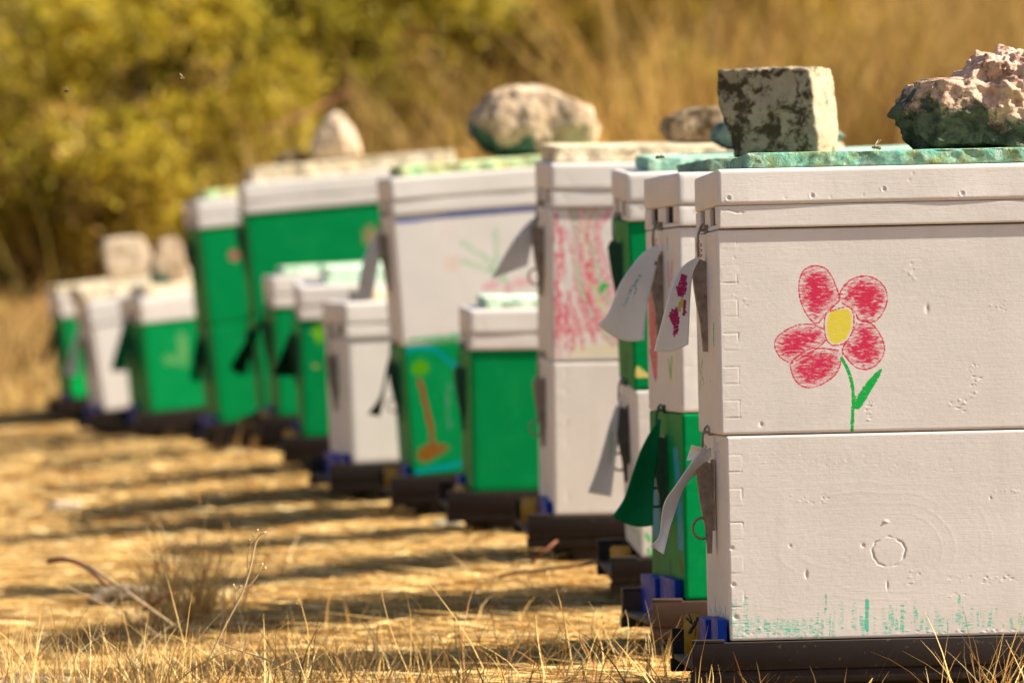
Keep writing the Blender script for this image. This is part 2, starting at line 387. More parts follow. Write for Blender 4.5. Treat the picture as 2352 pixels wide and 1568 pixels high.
def side_fn(h, bi, P0w):
    """P -> colour, outward offset, for the camera-facing side of box bi"""
    def fn(P):
        x, y = hpx(h, P); col = np.zeros((len(P), 4)); out = np.zeros(len(P))
        ln, odd = finger(P, h, P0w, first=(.0195 if (bi == 1 or h.i in (2, 3)) else 0))
        fade = np.clip((P[:, 2] - P0w) / .004, 0, 1) * np.clip((P0w + BH - P[:, 2]) / .004, 0, 1) * np.clip(P[:, 0] / .003, 0, 1)
        if h.i < 4:
            out -= ln * .00045 * np.clip(.6 + gnoise(P, (40, 1, 60), 3) * 1.6, .05, 1.3); out += odd * .00008
            vis = np.clip(gnoise(P[::1], (30, 1, 30), h.i * 7 + bi) * 1.5 + (.55 if bi == 0 else .3), 0, 1)
            lc = np.array((.30, .17, .10) if h.boxes[bi] == 'w' else (.0, .12, .03))
            col[:, :3] = lc; col[:, 3] = ln * .55 * vis
        if h.i == 0:
            if bi == 1:
                a = draw(x, y, flower); ring = draw(x, y, [('line', smooth_pts(flower_ring), 3.4, PINK, .95)])
                cc = draw(x, y, flower_c); gg = draw(x, y, green_ops)
                ins = inside(x, y, flower_ring); a[ins] = 0
                col = over(col, a); col = over(col, gg); col = over(col, cc); col = over(col, ring)
                out += dents_from_px(x, y, up_dents)
            else:
                col = over(col, draw(x, y, teal_ops))
                out += dents_from_px(x, y, lo_dents)
                # the knot, its growth rings and long grain ridges round it
                q = np.hypot((x - 2041) / 37.5, (y - 1266) / 33.5)
                th_ = np.arctan2(y - 1266, x - 2041); nz = np.clip(.6 + .5 * np.sin(th_ * 2 + 1.9) + .4 * np.sin(th_ * 7), .12, 1); q = q + .03 * np.sin(th_ * 5) + .02 * np.sin(th_ * 13)
                out -= .0008 * np.exp(-((q - 1) / .055) ** 2) * nz
                kc = np.exp(-((q - 1) / .05) ** 2) * nz * .7
                col = over(col, np.c_[np.tile((.30, .19, .12), (len(P), 1)), np.where(kc > .1, kc, 0)])
                yy = (y - 1266) * np.where(y > 1266, 1.25, 1.0); xx = np.where(x < 2041, (x - 2041) * .36, (x - 2041) * .75)
                wob = 3.0 * np.sin(x * .021 + y * .008) + 2 * np.sin(x * .05)
                qq = np.sqrt(xx ** 2 + yy ** 2) + wob
                ring = .5 + .5 * np.cos(qq * 2 * np.pi / 23.)
                amp = np.clip((qq - 34) / 20, 0, 1) * np.clip((230 - qq) / 90, 0, 1)
                out += .00006 * ring ** 6 * amp * np.clip(.6 + .8 * np.sin(x * .013 + qq * .05), .1, 1)
                for cx, cy, a_, b_ in ((1976, 1245, 10, 8), (1955, 1297, 8, 10)):
                    dd = np.exp(-(((x - cx) / a_) ** 2 + ((y - cy) / b_) ** 2))
                    col = over(col, np.c_[np.tile((.55, .40, .24), (len(P), 1)), np.where(dd > .25, dd * .5, 0)])
        ops = SIDE.get((h.i, bi))
        if ops: col = over(col, draw(x, y, ops, 3))
        return col, out * fade
    return fn
def front_fn(h, bi):
    def fn(P):
        x, y = hpx(h, P); ops = FRONT.get((h.i, bi))
        return (draw(x, y, ops, 2) if ops else np.zeros((len(P), 4))), None
    return fn
# drawings on the other hives
SIDE = {}; FRONT = {}
q = random.Random(5); red = []
for i in range(44):
    X = 300 + 130 * q.random() ** 1.3; Y0 = q.uniform(455, 1350)
    red.append(('line', z4([(X, Y0), (X + q.uniform(-18, 30), Y0 + q.uniform(80, 200))]), q.uniform(6, 12), (.62, .02, .10), q.uniform(.45, .78)))
for i in range(12):
    X = 380 + i * 14; Y0 = q.uniform(950, 1150)
    red.append(('line', z4([(X, Y0), (X + 40 + q.uniform(0, 60), Y0 + q.uniform(200, 330))]), q.uniform(7, 14), (.62, .02, .10), q.uniform(.5, .8)))
for k_ in range(9):
    o_ = k_ * 32; cc_ = [(.62, .05, .12), (.05, .5, .15), (.62, .05, .12), (.62, .12, .2), (.4, .55, .05)][k_ % 5]
    red.append(('line', smooth_pts(z4([(400 + o_ * 1.1, 470), (440 + o_ * .55, 600), (430 + o_ * .8, 800), (450 + o_ * .9, 1000), (520 + o_ * 1.2, 1200), (700 + o_, 1400)])), 13 + (k_ % 3) * 4, cc_, .62))
red += [('line', smooth_pts(z4([(460, 560), (440, 700), (470, 900)])), 9, (.05, .5, .12), .55), ('poly', z4([(590, 1000), (640, 940), (700, 980), (600, 1090)]), 6, (.0, .45, .08), .95),
        ('line', smooth_pts(z4([(690, 490), (600, 600), (640, 760), (690, 900)])), 9, (.1, .55, .15), .55), ('line', smooth_pts(z4([(530, 830), (520, 900), (560, 960)])), 12, (.65, .03, .1), .8),
        ('poly', z4([(390, 1400), (760, 1370), (760, 1490), (385, 1500)]), 10, (.72, .62, .12), .55, .5), ('line', z4([(460, 1430), (700, 1470)]), 14, (.75, .3, .2), .4)]
SIDE[(3, 1)] = red
SIDE[(5, 1)] = [('line', smooth_pts(z6([(350, 545), (500, 530), (800, 490), (1060, 470), (1320, 455)])), 12, (.10, .20, .68), .85),
    ('line', z6([(790, 690), (1000, 830)]), 15, (.12, .55, .2), .6), ('line', z6([(1025, 600), (1040, 830)]), 15, (.12, .55, .2), .6), ('line', z6([(790, 820), (1010, 890)]), 15, (.12, .55, .2), .6),
    ('line', z6([(1010, 880), (1100, 960)]), 16, (.05, .5, .15), .7), ('poly', z6([(640, 870), (660, 780), (740, 760), (810, 820), (790, 900), (700, 910)]), 8, (.75, .40, .26), .55, .4),
    ('line', z6([(680, 600), (720, 640)]), 34, (.75, .5, .4), .42), ('line', z6([(960, 560), (965, 640)]), 18, (.75, .5, .4), .42),
    ('line', z6([(960, 1000), (1030, 985)]), 24, (.70, .12, .20), .62), ('line', z6([(1170, 970), (1260, 960)]), 24, (.70, .12, .20), .6), ('line', z6([(1110, 1000), (1110, 1060)]), 22, (.62, .06, .12), .62),
    ('poly', z6([(370, 1360), (480, 1330), (700, 1310), (800, 1300), (800, 1400), (380, 1400)]), 6, (.05, .38, .15), .8)]
SIDE[(5, 0)] = [('line', smooth_pts(y3([(830, 500), (920, 475), (1000, 490), (1060, 540), (1130, 600)])), 15, (.0, .26, .34), .75), ('poly', smooth_pts(y3([(830, 640), (840, 560), (900, 520), (980, 560), (985, 640), (900, 670)]), 2, True), 12, (.08, .33, .0), .9),
    ('line', smooth_pts(y3([(905, 670), (935, 800), (965, 920), (985, 1060)])), 14, (.26, .06, .02), .95), ('line', smooth_pts(y3([(1080, 690), (1065, 850), (1080, 950)])), 12, (.10, .22, .18), .7),
    ('poly', smooth_pts(y3([(870, 1130), (900, 1050), (980, 1030), (1080, 1040), (1100, 1080), (1010, 1130), (930, 1170)]), 1, True), 10, (.22, .08, .01), .9, .5), ('line', y3([(880, 1080), (960, 1150), (1010, 1050)]), 8, (.22, .06, .01), .7),
    ('line', smooth_pts(y3([(880, 1210), (1000, 1190), (1160, 1160)])), 18, (.0, .28, .34), .75)]
SIDE[(7, 0)] = [('line', y2([(600, 1030), (610, 1130)]), 22, (.16, .50, .0), .9), ('line', y2([(550, 1070), (560, 1080)]), 14, (.30, .5, .2), .8), ('line', y2([(570, 1290), (575, 1296)]), 12, (.55, .45, .1), .9)]
SIDE[(9, 1)] = [('line', y2([(925, 440), (925, 480)]), 38, (.36, .24, .14), .75)]
SIDE[(10, 1)] = [('line', y1([(1100, 545), (1101, 548)]), 30, (.45, .12, .12), .9)]
SIDE[(11, 0)] = [('line', y1([(810, 990), (830, 1080)]), 26, (.22, .42, .17), .62), ('line', y1([(740, 1110), (830, 1120)]), 30, (.20, .40, .15), .60)]
SIDE[(13, 0)] = [('line', y1([(250, 1210), (255, 1300)]), 22, (.0, .55, .1), .8)]
SIDE[(2, 1)] = [('poly', z5([(850, 210), (850, 130), (880, 115), (960, 180), (960, 215)]), 3, (.75, .66, .22), 1.0)]
SIDE[(2, 0)] = [('line', y5, 14, (.05, .55, .15), .75) for y5 in (z5([(930, 1290), (960, 1340)]), z5([(950, 1400), (975, 1470)]))]
SIDE[(1, 0)] = []
FRONT[(0, 1)] = [('line', r2([(245, 250), (255, 520), (250, 950)]), 4, (.62, .12, .18), .40), ('line', r2([(255, 520), (256, 670)]), 3.4, LEAF, .9),
    ('line', r2([(160, 600), (150, 720), (165, 870), (180, 760), (175, 900), (150, 1000)]), 1.2, BLACK, 1), ('line', r2([(180, 880), (190, 930), (170, 960)]), 1.4, BLACK, 1), ('line', r2([(232, 910), (234, 918)]), 2, BLACK, 1)]
FRONT[(0, 0)] = [('line', r2([(200, 1290), (290, 1340), (230, 1380), (300, 1400), (260, 1330), (320, 1310)]), 4, BLUE, .5), ('line', r3([(265, 560), (262, 650)]), 4, BLUE, .35), ('line', r3([(268, 990), (268, 1090)]), 2, (.03, .15, .35), .8)] + \
    [('line', r3([(190 + 12 * j, 1040 + 25 * (j % 3)), (192 + 12 * j, 1110 + 8 * j)]), 3, (.03, .30, .42), .7) for j in range(13)]
FRONT[(1, 1)] = [('line', z4([(1085, 810), (1095, 1000)]), 4, PINK, .7), ('line', z4([(1115, 810), (1110, 960)]), 4, PINK, .7), ('poly', z4([(950, 1060), (985, 1030), (1010, 1200), (1005, 1560), (975, 1560), (950, 1300)]), 4, (.60, .04, .10), .85, .8), ('poly', z5([(950, 0), (1015, 0), (1012, 200), (1000, 250), (985, 200), (965, 80)]), 3, (.60, .04, .10), .85, .8),
    ('line', z4([(975, 1200), (980, 1370)]), 6, (.3, .3, .6), .7), ('line', z5([(1090, 70), (1105, 220), (1112, 60)]), 4, LEAF, .8), ('line', z4([(1080, 650), (1082, 740)]), 5, (.05, .4, .3), .7), ('line', z5([(965, 180), (985, 380)]), 3, (.1, .4, .2), .5)]
FRONT[(1, 0)] = [('line', z5([(1010, 920), (1000, 1300)]), 16, (.04, .26, .38), .85), ('line', z5([(1135, 700), (1160, 1000), (1175, 1400)]), 12, (.04, .30, .48), .8), ('line', z5([(1010, 1400), (1030, 1500), (1015, 1560)]), 5, (.10, .09, .05), .8), ('line', z5([(1170, 1470), (1190, 1560)]), 7, (.14, .08, .05), .8), ('line', z5([(1100, 1470), (1105, 1568)]), 6, (.0, .13, .05), .8)]
FRONT[(2, 0)] = [('line', z5([(800, 750), (800, 830)]), 6, (.5, .05, .1), .6), ('line', z5([(815, 1230), (880, 1290), (900, 1360)]), 13, (.05, .5, .15), .6)]
FRONT[(2, 1)] = [('line', z5([(795, 30), (790, 170)]), 8, (.0, .12, .06), .8)]
FRONT[(6, 0)] = [('line', y3([(420, 560), (470, 780)]), 12, (.1, .45, .15), .5)]
FRONT[(0, 1)] += [('line', r1([(215, 1310), (205, 1500)]), 4, (.55, .40, .2), .4)]

HD = {}
HLAB = [
 'nearest beehive, two white boxes with a red crayon flower on its side',
 'beehive just behind the nearest one, white box over a glossy green box',
 'beehive with green box over white box and yellow smear, third from the right',
 'all white two box beehive with red and green crayon scribbles on its upper side',
 'low single box green beehive right below the big round boulder, left of the scribbled hive',
 'tall beehive, blue line and faint flowers above, palm tree drawing on green box below',
 'low single box white beehive with a small dark green flag, left of the palm drawing',
 'low green beehive with yellow green blotch, tucked behind the low white one',
 'low green beehive with mint slab, standing in front of the wide tall green hive',
 'tall all green two box beehive under the white cone shaped rock',
 'tall narrow looking green two box beehive with pink dot, leaning forward',
 'low green beehive with pale green smeared drawing on its side, far left part of row',
 'low white beehive in far left group, half hidden behind the low green one',
 'farthest beehive at left end of the row, low green box with white lid']
def latch(h, wj, root, mat, ring=False, vc=.213):
    """toggle latch over the joint at height wj on the front face"""
    s_ = 1.0
    fu = lambda a, b, t: (-a, vc + t, wj + b)
    m = MB()
    rbox(m, (-.0025, vc - .013, wj - .115), (.000, vc + .013, wj - .030), .0008)                       # back plate
    prism(m, [(.003, -.035), (.016, -.030), (.021, -.040), (.019, -.060), (.016, -.085), (.010, -.118), (.009, -.142), (.004, -.142), (.003, -.118), (.001, -.085), (.002, -.05)], -.0095, -.008, fu)
    prism(m, [(.003, -.035), (.016, -.030), (.021, -.040), (.019, -.060), (.016, -.085), (.010, -.118), (.009, -.142), (.004, -.142), (.003, -.118), (.001, -.085), (.002, -.05)], .008, .0095, fu)
    prism(m, [(.016, -.030), (.021, -.040), (.0185, -.062), (.0155, -.087), (.0097, -.120), (.0085, -.142), (.0070, -.142), (.0083, -.119), (.014, -.086), (.017, -.061), (.0193, -.041), (.0153, -.032)], -.008, .008, fu)
    for t, b, a in ((-.0105, -.045, .011), (-.0105, -.075, .010)):
        tube(m, [fu(a, b, t - .0008), fu(a, b, t + .002)], .0028, 10)
    o = m.build('latch', mat, root, smooth=False)
    m = MB()
    for t in (-.006, .006):
        tube(m, [fu(.011, -.045, t), fu(.013, -.015, t), (-.012, vc + t, wj - .002), (-.008, vc + t, wj + .008)], .0012, 6)
    tube(m, [(-.008, vc - .006, wj + .008), (-.006, vc, wj + .010), (-.008, vc + .006, wj + .008)], .0012, 6)
    pts = [(-.010 + .0022 * math.cos(a * .9), vc + .0022 * math.sin(a * .9), wj - .040 + a * .0009) for a in range(0, 34)]
    tube(m, pts, .0006, 5)
    m.build('hook_wire', mat, o)
    m = MB(); rbox(m, (-.005, vc - .010, wj - .002), (0, vc + .010, wj + .009), .001); rbox(m, (-.011, vc - .008, wj + .001), (-.0045, vc + .008, wj + .004), .001)
    m.build('hook_bracket', mat, o)
    if ring:
        m = MB(); tube(m, [fu(.015 + .0115 * math.cos(a), -.112 + .0125 * math.sin(a), -.004) for a in np.linspace(0, 2 * math.pi, 22)], .0017, 8, cap=False)
        m.build('pull_ring', mat, o)

rim_w = np.array([(-.01, .002), (.0, .004), (.035, .0068), (.08, .0062), (.13, .0038), (.17, .0030), (.22, .0032), (.27, .0058), (.30, .0050), (.34, .0024), (.40, .0058), (.46, .0035), (.52, .003)])
def make_hive(h):
    i = h.i
    root = bpy.data.objects.new('beehive', None); C.objects.link(root); root.empty_display_size = .1
    root.matrix_world = Matrix.Translation(h.o) @ h.M.to_4x4()
    tag(root, HLAB[i], 'beehive', 'beehives standing in a row on the dry grass'); h.root = root
    ss = .001 if i == 0 else (.003 if i < 4 else (.005 if i in (5,) else .01)); fs = .002 if i == 0 else .004 if i < 3 else .012
    rj = random.Random(40 + i)
    for bi, cch in enumerate(h.boxes):
        w0 = BH * bi + .0006; du = (.002 if (i == 0 and bi == 0) else rj.uniform(-.0015, .0015)); dv = (0 if i in (0, 9, 10) else rj.uniform(-.0005, .0005)) + .0003 * bi
        if i == 5 and bi == 0: du = 0
        if i == 0 and bi == 1: du = -.0035
        m = MB()
        rbox(m, (du, dv, w0), (L + du, Wd + dv, w0 + BH - .0012), .0028, .08, side=side_fn(h, bi, w0), front=front_fn(h, bi), sstep=ss, fstep=fs)
        if i < 4:      # recessed nail heads on finger joints of the near hives
            pass
        bx = m.build('hive_box', M_white if cch == 'w' else M_green, root)
        tag(bx, ('white' if cch == 'w' else 'green') + (' lower box' if bi == 0 else ' upper box') if len(set(h.boxes)) > 1 else None)
    # lid
    H = h.H; wave = rj.uniform(0, .25)
    def nail_side(P):
        x, y = hpx(h, P); out = np.zeros(len(P)); col = np.zeros((len(P), 4))
        if i == 0:
            for X, Y in r1([(355, 1060), (920, 1045), (1405, 1000), (1935, 1030)]):
                q_ = np.hypot(x - X, y - Y) / 5.6
                out -= .0011 * np.clip(1.15 - q_, 0, .6); out += .0004 * np.exp(-((q_ - 1.1) / .2) ** 2)
            out += dents_from_px(x, y, [(a, b, 2, 3, .0005) for a, b in r1([(1045, 1055), (1575, 935), (1600, 895), (1265, 1040), (740, 1060)])])
            for X, Y, s_ in ((1572, 935, 2.2), (1602, 897, 1.8), (1672, 900, 2)):
                X, Y = r1([(X, Y)])[0]; d_ = np.hypot(x - X, (y - Y)) / s_
                col = over(col, np.c_[np.tile((.25, .11, .06), (len(P), 1)), np.where(d_ < 1, .55, 0)])
        elif i < 6:
            for uu in (.03, .16, .30, .44):
                q_ = np.hypot(P[:, 0] - uu - .01 * math.sin(i + uu * 9), P[:, 2] - H - .043) / .003; out -= .001 * np.clip(1.15 - q_, 0, .6)
        return col, out
    def bow(P):
        o_ = np.interp(P[:, 0] if i == 0 else np.mod(P[:, 0] + wave + .02, .5), rim_w[:, 0], rim_w[:, 1]) * (.38 if i < 6 else .30)
        t = np.clip(1 - (P[:, 2] - H - .028) / .042, 0, 1) ** 1.3
        P = P.copy(); f_ = np.clip(1 - (P[:, 1] + .012) / .03, 0, 1); P[:, 1] -= o_ * t * f_; return P
    m = MB()
    rbox(m, (-.0018, -.0042, H + .0275), (L + .004, Wd + .010, H + .070), .0042, .05, side=nail_side, sstep=.0015 if i == 0 else .006, deform=bow)
    # lower lid boards: near side, far side, back, slotted front
    def low_side(P):
        out = np.zeros(len(P)); col = np.zeros((len(P), 4))
        if i < 4:
            x, y = hpx(h, P)
            ll = np.clip(1 - np.abs(P[:, 2] - H - .021 - .002 * np.sin(P[:, 0] * 200)) / .0009, 0, 1) * (P[:, 0] < .028)
            out -= ll * .001; col[:, :3] = (.20, .12, .07); col[:, 3] = ll * .6
        return col, out
    rbox(m, (-.0010, -.0036, H + .0008), (L + .002, .012, H + .0273), .0018, .05, side=low_side, sstep=.0015 if i == 0 else .006, fstep=.02)
    rbox(m, (-.001, Wd - .012, H + .0008), (L + .002, Wd + .008, H + .0273), .0018)
    rbox(m, (L - .016, .0125, H + .0008), (L + .0015, Wd - .0125, H + .0273), .0018)
    sl_ = [(.0125, .066), (.165, .262), (.352, Wd - .0125)]
    for a, b in sl_: rbox(m, (-.0006, a, H + .0065), (.005, b, H + .0273), .001)
    rbox(m, (-.0006, .0125, H + .0008), (.005, Wd - .0125, H + .0062), .001)
    ld = m.build('lid', M_white, root); tag(ld, None)
    m = MB(); rbox(m, (.0066, .0128, H + .001), (.0082, Wd - .0128, H + .0273), .0003); m.build('slot_shade_sheet', M_hole, ld)  # dark sheet behind the slots, standing in for the shade inside the lid
    # bottom board with landing ledge
    mbr = M_brown2 if i == 1 else M_brown
    m = MB()
    for v0, v1 in ((-.005, .017), (Wd - .017, Wd + .005)):
        rbox(m, (-.0425, v0, -.0335), (L + .004, v1, -.0008), .0015)
        rbox(m, (-.0425, v0 - .0003, -.0009), (-.0045, v1 + .0003, .0028), .0008)
        rbox(m, (-.0445, v0 + .002, -.050), (L + .002, v1 - .002, -.0338), .0018)
    rbox(m, (-.041, .0172, -.034), (L, Wd - .0172, -.028), .001)
    rbox(m, (L - .012, .0172, -.0275), (L + .001, Wd - .0172, -.0015), .001)
    m.build('bottom_board', mbr, root)
    # legs: from the board to the ground
    for vv in (.05, Wd - .08):
        m = MB(); rbox(m, (.0, vv, -.074), (L - .01, vv + .03, -.0502), .003); m.build('under_shade_bar', M_dark, root)  # dark bars added to deepen the shade beneath the hive
    for uu in (.03, L - .06):
        for vv in (.02, Wd - .06):
            P0 = h.M @ Vector((uu + .02, vv + .02, -.05)) + h.o; dz = P0.z - gz(P0.x, P0.y) + .03
            m = MB(); rbox(m, (uu, vv, -.0503 - dz), (uu + .04, vv + .04, -.0503), .003); m.build('leg', M_dark, root)
    # entrance closures
    if ENT[i][0]:
        a, b = ENT[i][0]; m = MB(); n_ = max(1, int((b - a) / .13)); stp = (b - a) / n_
        for j in range(n_):
            va = a + j * stp
            rbox(m, (-.012 - .006 * (j % 2), va, -.0275), (-.0012, va + stp - .003, .0215 + (.004 if j == 0 else 0) - (.007 if i > 2 else 0)), .001)
            pass
        m.build('entrance_closure', M_blue, root)
    if ENT[i][1]:
        (vc, an, ht) = ENT[i][1]; m = MB(); ca, sa = math.cos(an), math.sin(an)
        def pl(a, b, t): return (-.010 - a * sa - t * ca, vc + a * ca - t * sa, b - .026)
        wp = .026 if i == 0 else .034; ht = ht if i == 0 else ht * .75; prism(m, [(0, 0), (wp, 0), (wp, ht * .9), (wp - .004, ht), (.004, ht), (0, ht * .9)], 0, .0025, pl)
        pe = m.build('entrance_disc', M_yellow, root)
        if i == 0:   # the bee printed on it
            m = MB()
            def blob(ca_, cb_, ra, rb, rot):
                prof = []
                for t in np.linspace(0, 2 * math.pi, 13)[:-1]:
                    x_, y_ = ra * math.cos(t), rb * math.sin(t); prof.append(((ca_ + x_ * math.cos(rot) - y_ * math.sin(rot)) * .62 - .002, cb_ + x_ * math.sin(rot) + y_ * math.cos(rot)))
                prism(m, prof, .0026, .0029, pl); prism(m, prof, -.0004, -.0001, pl)
            blob(.022, .036, .008, .0035, -.7); blob(.030, .029, .006, .003, -.5); blob(.015, .043, .003, .003, 0); blob(.033, .041, .009, .0016, .5); blob(.030, .044, .008, .0012, 1.0); blob(.02, .027, .006, .0008, -1.3)
            m.build('bee_print', M_black, pe)
    dk = M_gsteel if h.boxes[-1] == 'g' else M_steel
    latch(h, H, root, dk, ring=(i in (3,)))
    if len(h.boxes) == 2:
        latch(h, BH, root, M_gsteel if h.boxes[0] == 'g' else (M_dsteel if i == 2 else M_steel), ring=True)
ENT = {0: ((.004, .27), (.30, 1.05, .050)), 1: ((.02, .41), None), 2: (None, (.05, 1.0, .055)), 3: ((.03, .25), (.25, 1.0, .055)), 4: ((.25, .40), (.04, .5, .05)), 5: ((.02, .2), (.2, 1.1, .055)), 6: ((.01, .41), None),
       7: ((.3, .4), (.05, 1.0, .055)), 8: ((.2, .4), (.08, 1.0, .05)), 9: ((.02, .3), None), 10: ((.02, .41), None), 11: ((.25, .4), (.04, 1.0, .04)), 12: ((.02, .40), None), 13: ((.02, .2), (.2, .6, .05))}
for h in HS: make_hive(h)

# ------------------------------------------------------------------ cloth flaps hanging from the latches
def resample(pts, n):
    pts = smooth_pts(pts, 3); P = np.array(pts); d = np.r_[0, np.cumsum(np.hypot(*np.diff(P, axis=0).T))]; t = np.linspace(0, d[-1], n)
    return np.stack([np.interp(t, d, P[:, 0]), np.interp(t, d, P[:, 1])], 1)
def flap(hi, left, right, mat, belly=0., ops=None, dz=(0, -.03), twist=0., label=None):
    h = HS[hi]; n, m_ = 40, 16; A = resample(left, n); B = resample(right, n); V = []; px = []
    for a in range(n):
        t = a / (n - 1)
        for b in range(m_):
            s = b / (m_ - 1); x = A[a, 0] * (1 - s) + B[a, 0] * s; y = A[a, 1] * (1 - s) + B[a, 1] * s + belly * math.sin(math.pi * s) * t ** 6
            Zd = h.Z + .20 + (dz[0] * s + dz[1] * (1 - s)) * min(1, t * 2.2) + .008 * math.sin(math.pi * s) * t + twist * math.sin(t * 5) * (s - .5)
            V.append(tuple(tolocal(h, at(x, y, Zd)))); px.append((x, y))
    px = np.array(px); col = draw(px[:, 0], px[:, 1], ops, 1.5) if ops else None
    mb = MB(); mb.add(V, gridq(n, m_), col); o = mb.build('cloth_flap', mat, h.root)
    sm = o.modifiers.new('thick', 'SOLIDIFY'); sm.thickness = .0012; sm.offset = 0
    if label: o['label'] = label
    return o
fl_ops = [('poly', z4([(1180, 895), (1215, 910), (1218, 1000), (1200, 1060), (1150, 1070), (1140, 1000)]), 5, (.45, .03, .18), 1.0, .85),
          ('poly', z4([(1085, 1210), (1100, 1160), (1150, 1130), (1160, 1200), (1170, 1240), (1140, 1350), (1118, 1350), (1115, 1270)]), 5, (.45, .03, .18), 1.0, .85),
          ('poly', z4([(1190, 1090), (1215, 1080), (1212, 1190), (1195, 1215), (1180, 1190)]), 4, (.45, .03, .18), 1.0, .85), ('poly', z4([(1160, 1110), (1185, 1065), (1195, 1100), (1170, 1170), (1152, 1160)]), 3, (.6, .6, .1), 1.1, .9),
          ('line', z4([(1110, 1050), (1120, 1110)]), 2.5, (.2, .2, .2), .4)]
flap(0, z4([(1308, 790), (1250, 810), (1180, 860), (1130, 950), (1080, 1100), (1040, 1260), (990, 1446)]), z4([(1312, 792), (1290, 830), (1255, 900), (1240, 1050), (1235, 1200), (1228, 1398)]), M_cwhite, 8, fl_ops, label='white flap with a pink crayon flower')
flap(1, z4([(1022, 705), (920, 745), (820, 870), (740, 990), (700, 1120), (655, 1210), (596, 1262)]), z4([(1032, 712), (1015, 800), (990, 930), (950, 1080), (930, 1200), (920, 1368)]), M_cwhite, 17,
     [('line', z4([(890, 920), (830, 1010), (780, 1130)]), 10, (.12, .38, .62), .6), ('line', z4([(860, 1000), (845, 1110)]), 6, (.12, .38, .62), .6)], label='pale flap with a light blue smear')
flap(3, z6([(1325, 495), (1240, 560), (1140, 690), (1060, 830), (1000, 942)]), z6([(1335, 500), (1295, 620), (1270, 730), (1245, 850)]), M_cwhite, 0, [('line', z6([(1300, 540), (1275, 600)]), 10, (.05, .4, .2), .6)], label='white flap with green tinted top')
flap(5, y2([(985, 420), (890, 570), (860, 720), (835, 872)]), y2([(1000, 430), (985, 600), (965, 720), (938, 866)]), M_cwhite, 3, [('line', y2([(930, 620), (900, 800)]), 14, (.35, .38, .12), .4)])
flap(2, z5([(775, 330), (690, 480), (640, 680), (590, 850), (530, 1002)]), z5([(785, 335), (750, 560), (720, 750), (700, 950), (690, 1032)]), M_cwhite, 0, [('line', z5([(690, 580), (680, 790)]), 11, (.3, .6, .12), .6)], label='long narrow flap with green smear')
flap(1, z5([(1025, 490), (950, 600), (890, 720), (830, 900), (780, 1060), (700, 1165)]), z5([(1035, 500), (1020, 640), (1000, 850), (982, 1000), (980, 1232)]), M_cgreen, 12, label='green flap')
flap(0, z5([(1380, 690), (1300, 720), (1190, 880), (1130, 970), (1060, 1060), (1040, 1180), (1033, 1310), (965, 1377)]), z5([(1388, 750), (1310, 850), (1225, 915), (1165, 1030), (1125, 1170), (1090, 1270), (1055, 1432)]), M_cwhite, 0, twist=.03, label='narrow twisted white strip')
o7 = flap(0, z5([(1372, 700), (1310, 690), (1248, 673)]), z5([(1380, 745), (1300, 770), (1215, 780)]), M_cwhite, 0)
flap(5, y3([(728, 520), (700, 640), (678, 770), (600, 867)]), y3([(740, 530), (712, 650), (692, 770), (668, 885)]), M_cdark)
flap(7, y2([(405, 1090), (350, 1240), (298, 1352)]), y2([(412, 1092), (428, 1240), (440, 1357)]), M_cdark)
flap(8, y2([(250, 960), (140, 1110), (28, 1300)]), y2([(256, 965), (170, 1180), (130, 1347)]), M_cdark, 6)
flap(11, y1([(500, 900), (460, 1040), (423, 1175)]), y1([(540, 905), (525, 1060), (510, 1180)]), M_cgreen)
flap(10, y1([(850, 920), (820, 560), (815, 690)]), y1([(870, 920), (870, 600), (860, 700)]), M_cdark) if False else None
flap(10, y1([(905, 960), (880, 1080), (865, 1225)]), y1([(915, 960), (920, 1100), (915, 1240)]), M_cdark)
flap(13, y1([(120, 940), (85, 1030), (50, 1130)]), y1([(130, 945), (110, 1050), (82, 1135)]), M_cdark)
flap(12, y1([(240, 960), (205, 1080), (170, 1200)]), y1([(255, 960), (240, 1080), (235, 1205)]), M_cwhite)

# ------------------------------------------------------------------ foam slabs on the lids
def mat_slab(name, a, b, c_, s=30):
    k = N(name); v = k.coord()
    n_ = k.noise(v, s, 6, .65, .5); m_ = k.noise(v, s * 2.3, 5, .7)
    col = k.mix(k.rng(n_, .38, .62), c4(a), c4(b)); col = k.mix(k.rng(m_, .52, .66), col, c4(c_))
    col = k.mix(k.math('MULTIPLY', k.rng(k.noise(v, s * 3.5, 3, .6), .62, .7), .7), col, (.10, .09, .03, 1))
    k.set(k.b.inputs['Base Color'], col); k.b.inputs['Roughness'].default_value = .85; k.b.inputs['Specular IOR Level'].default_value = .2
    k.set(k.b.inputs['Normal'], k.bump(k.noise(v, 160, 6, .7), .8, .004)); return k.m
MS = {'teal': mat_slab('teal_foam', (.16, .46, .36), (.26, .30, .10), (.42, .62, .50)), 'lteal': mat_slab('pale_teal_foam', (.30, .62, .48), (.38, .58, .42), (.62, .76, .62), 22), 'olive': mat_slab('olive_teal_foam', (.14, .34, .30), (.24, .26, .12), (.25, .45, .38), 25),
      'cream': mat_slab('cream_foam', (.78, .68, .50), (.70, .56, .34), (.82, .76, .62), 12), 'mix': mat_slab('green_yellow_foam', (.34, .60, .30), (.72, .66, .36), (.62, .50, .12), 12), 'mint': mat_slab('mint_foam', (.50, .74, .58), (.60, .74, .52), (.74, .80, .66), 12)}
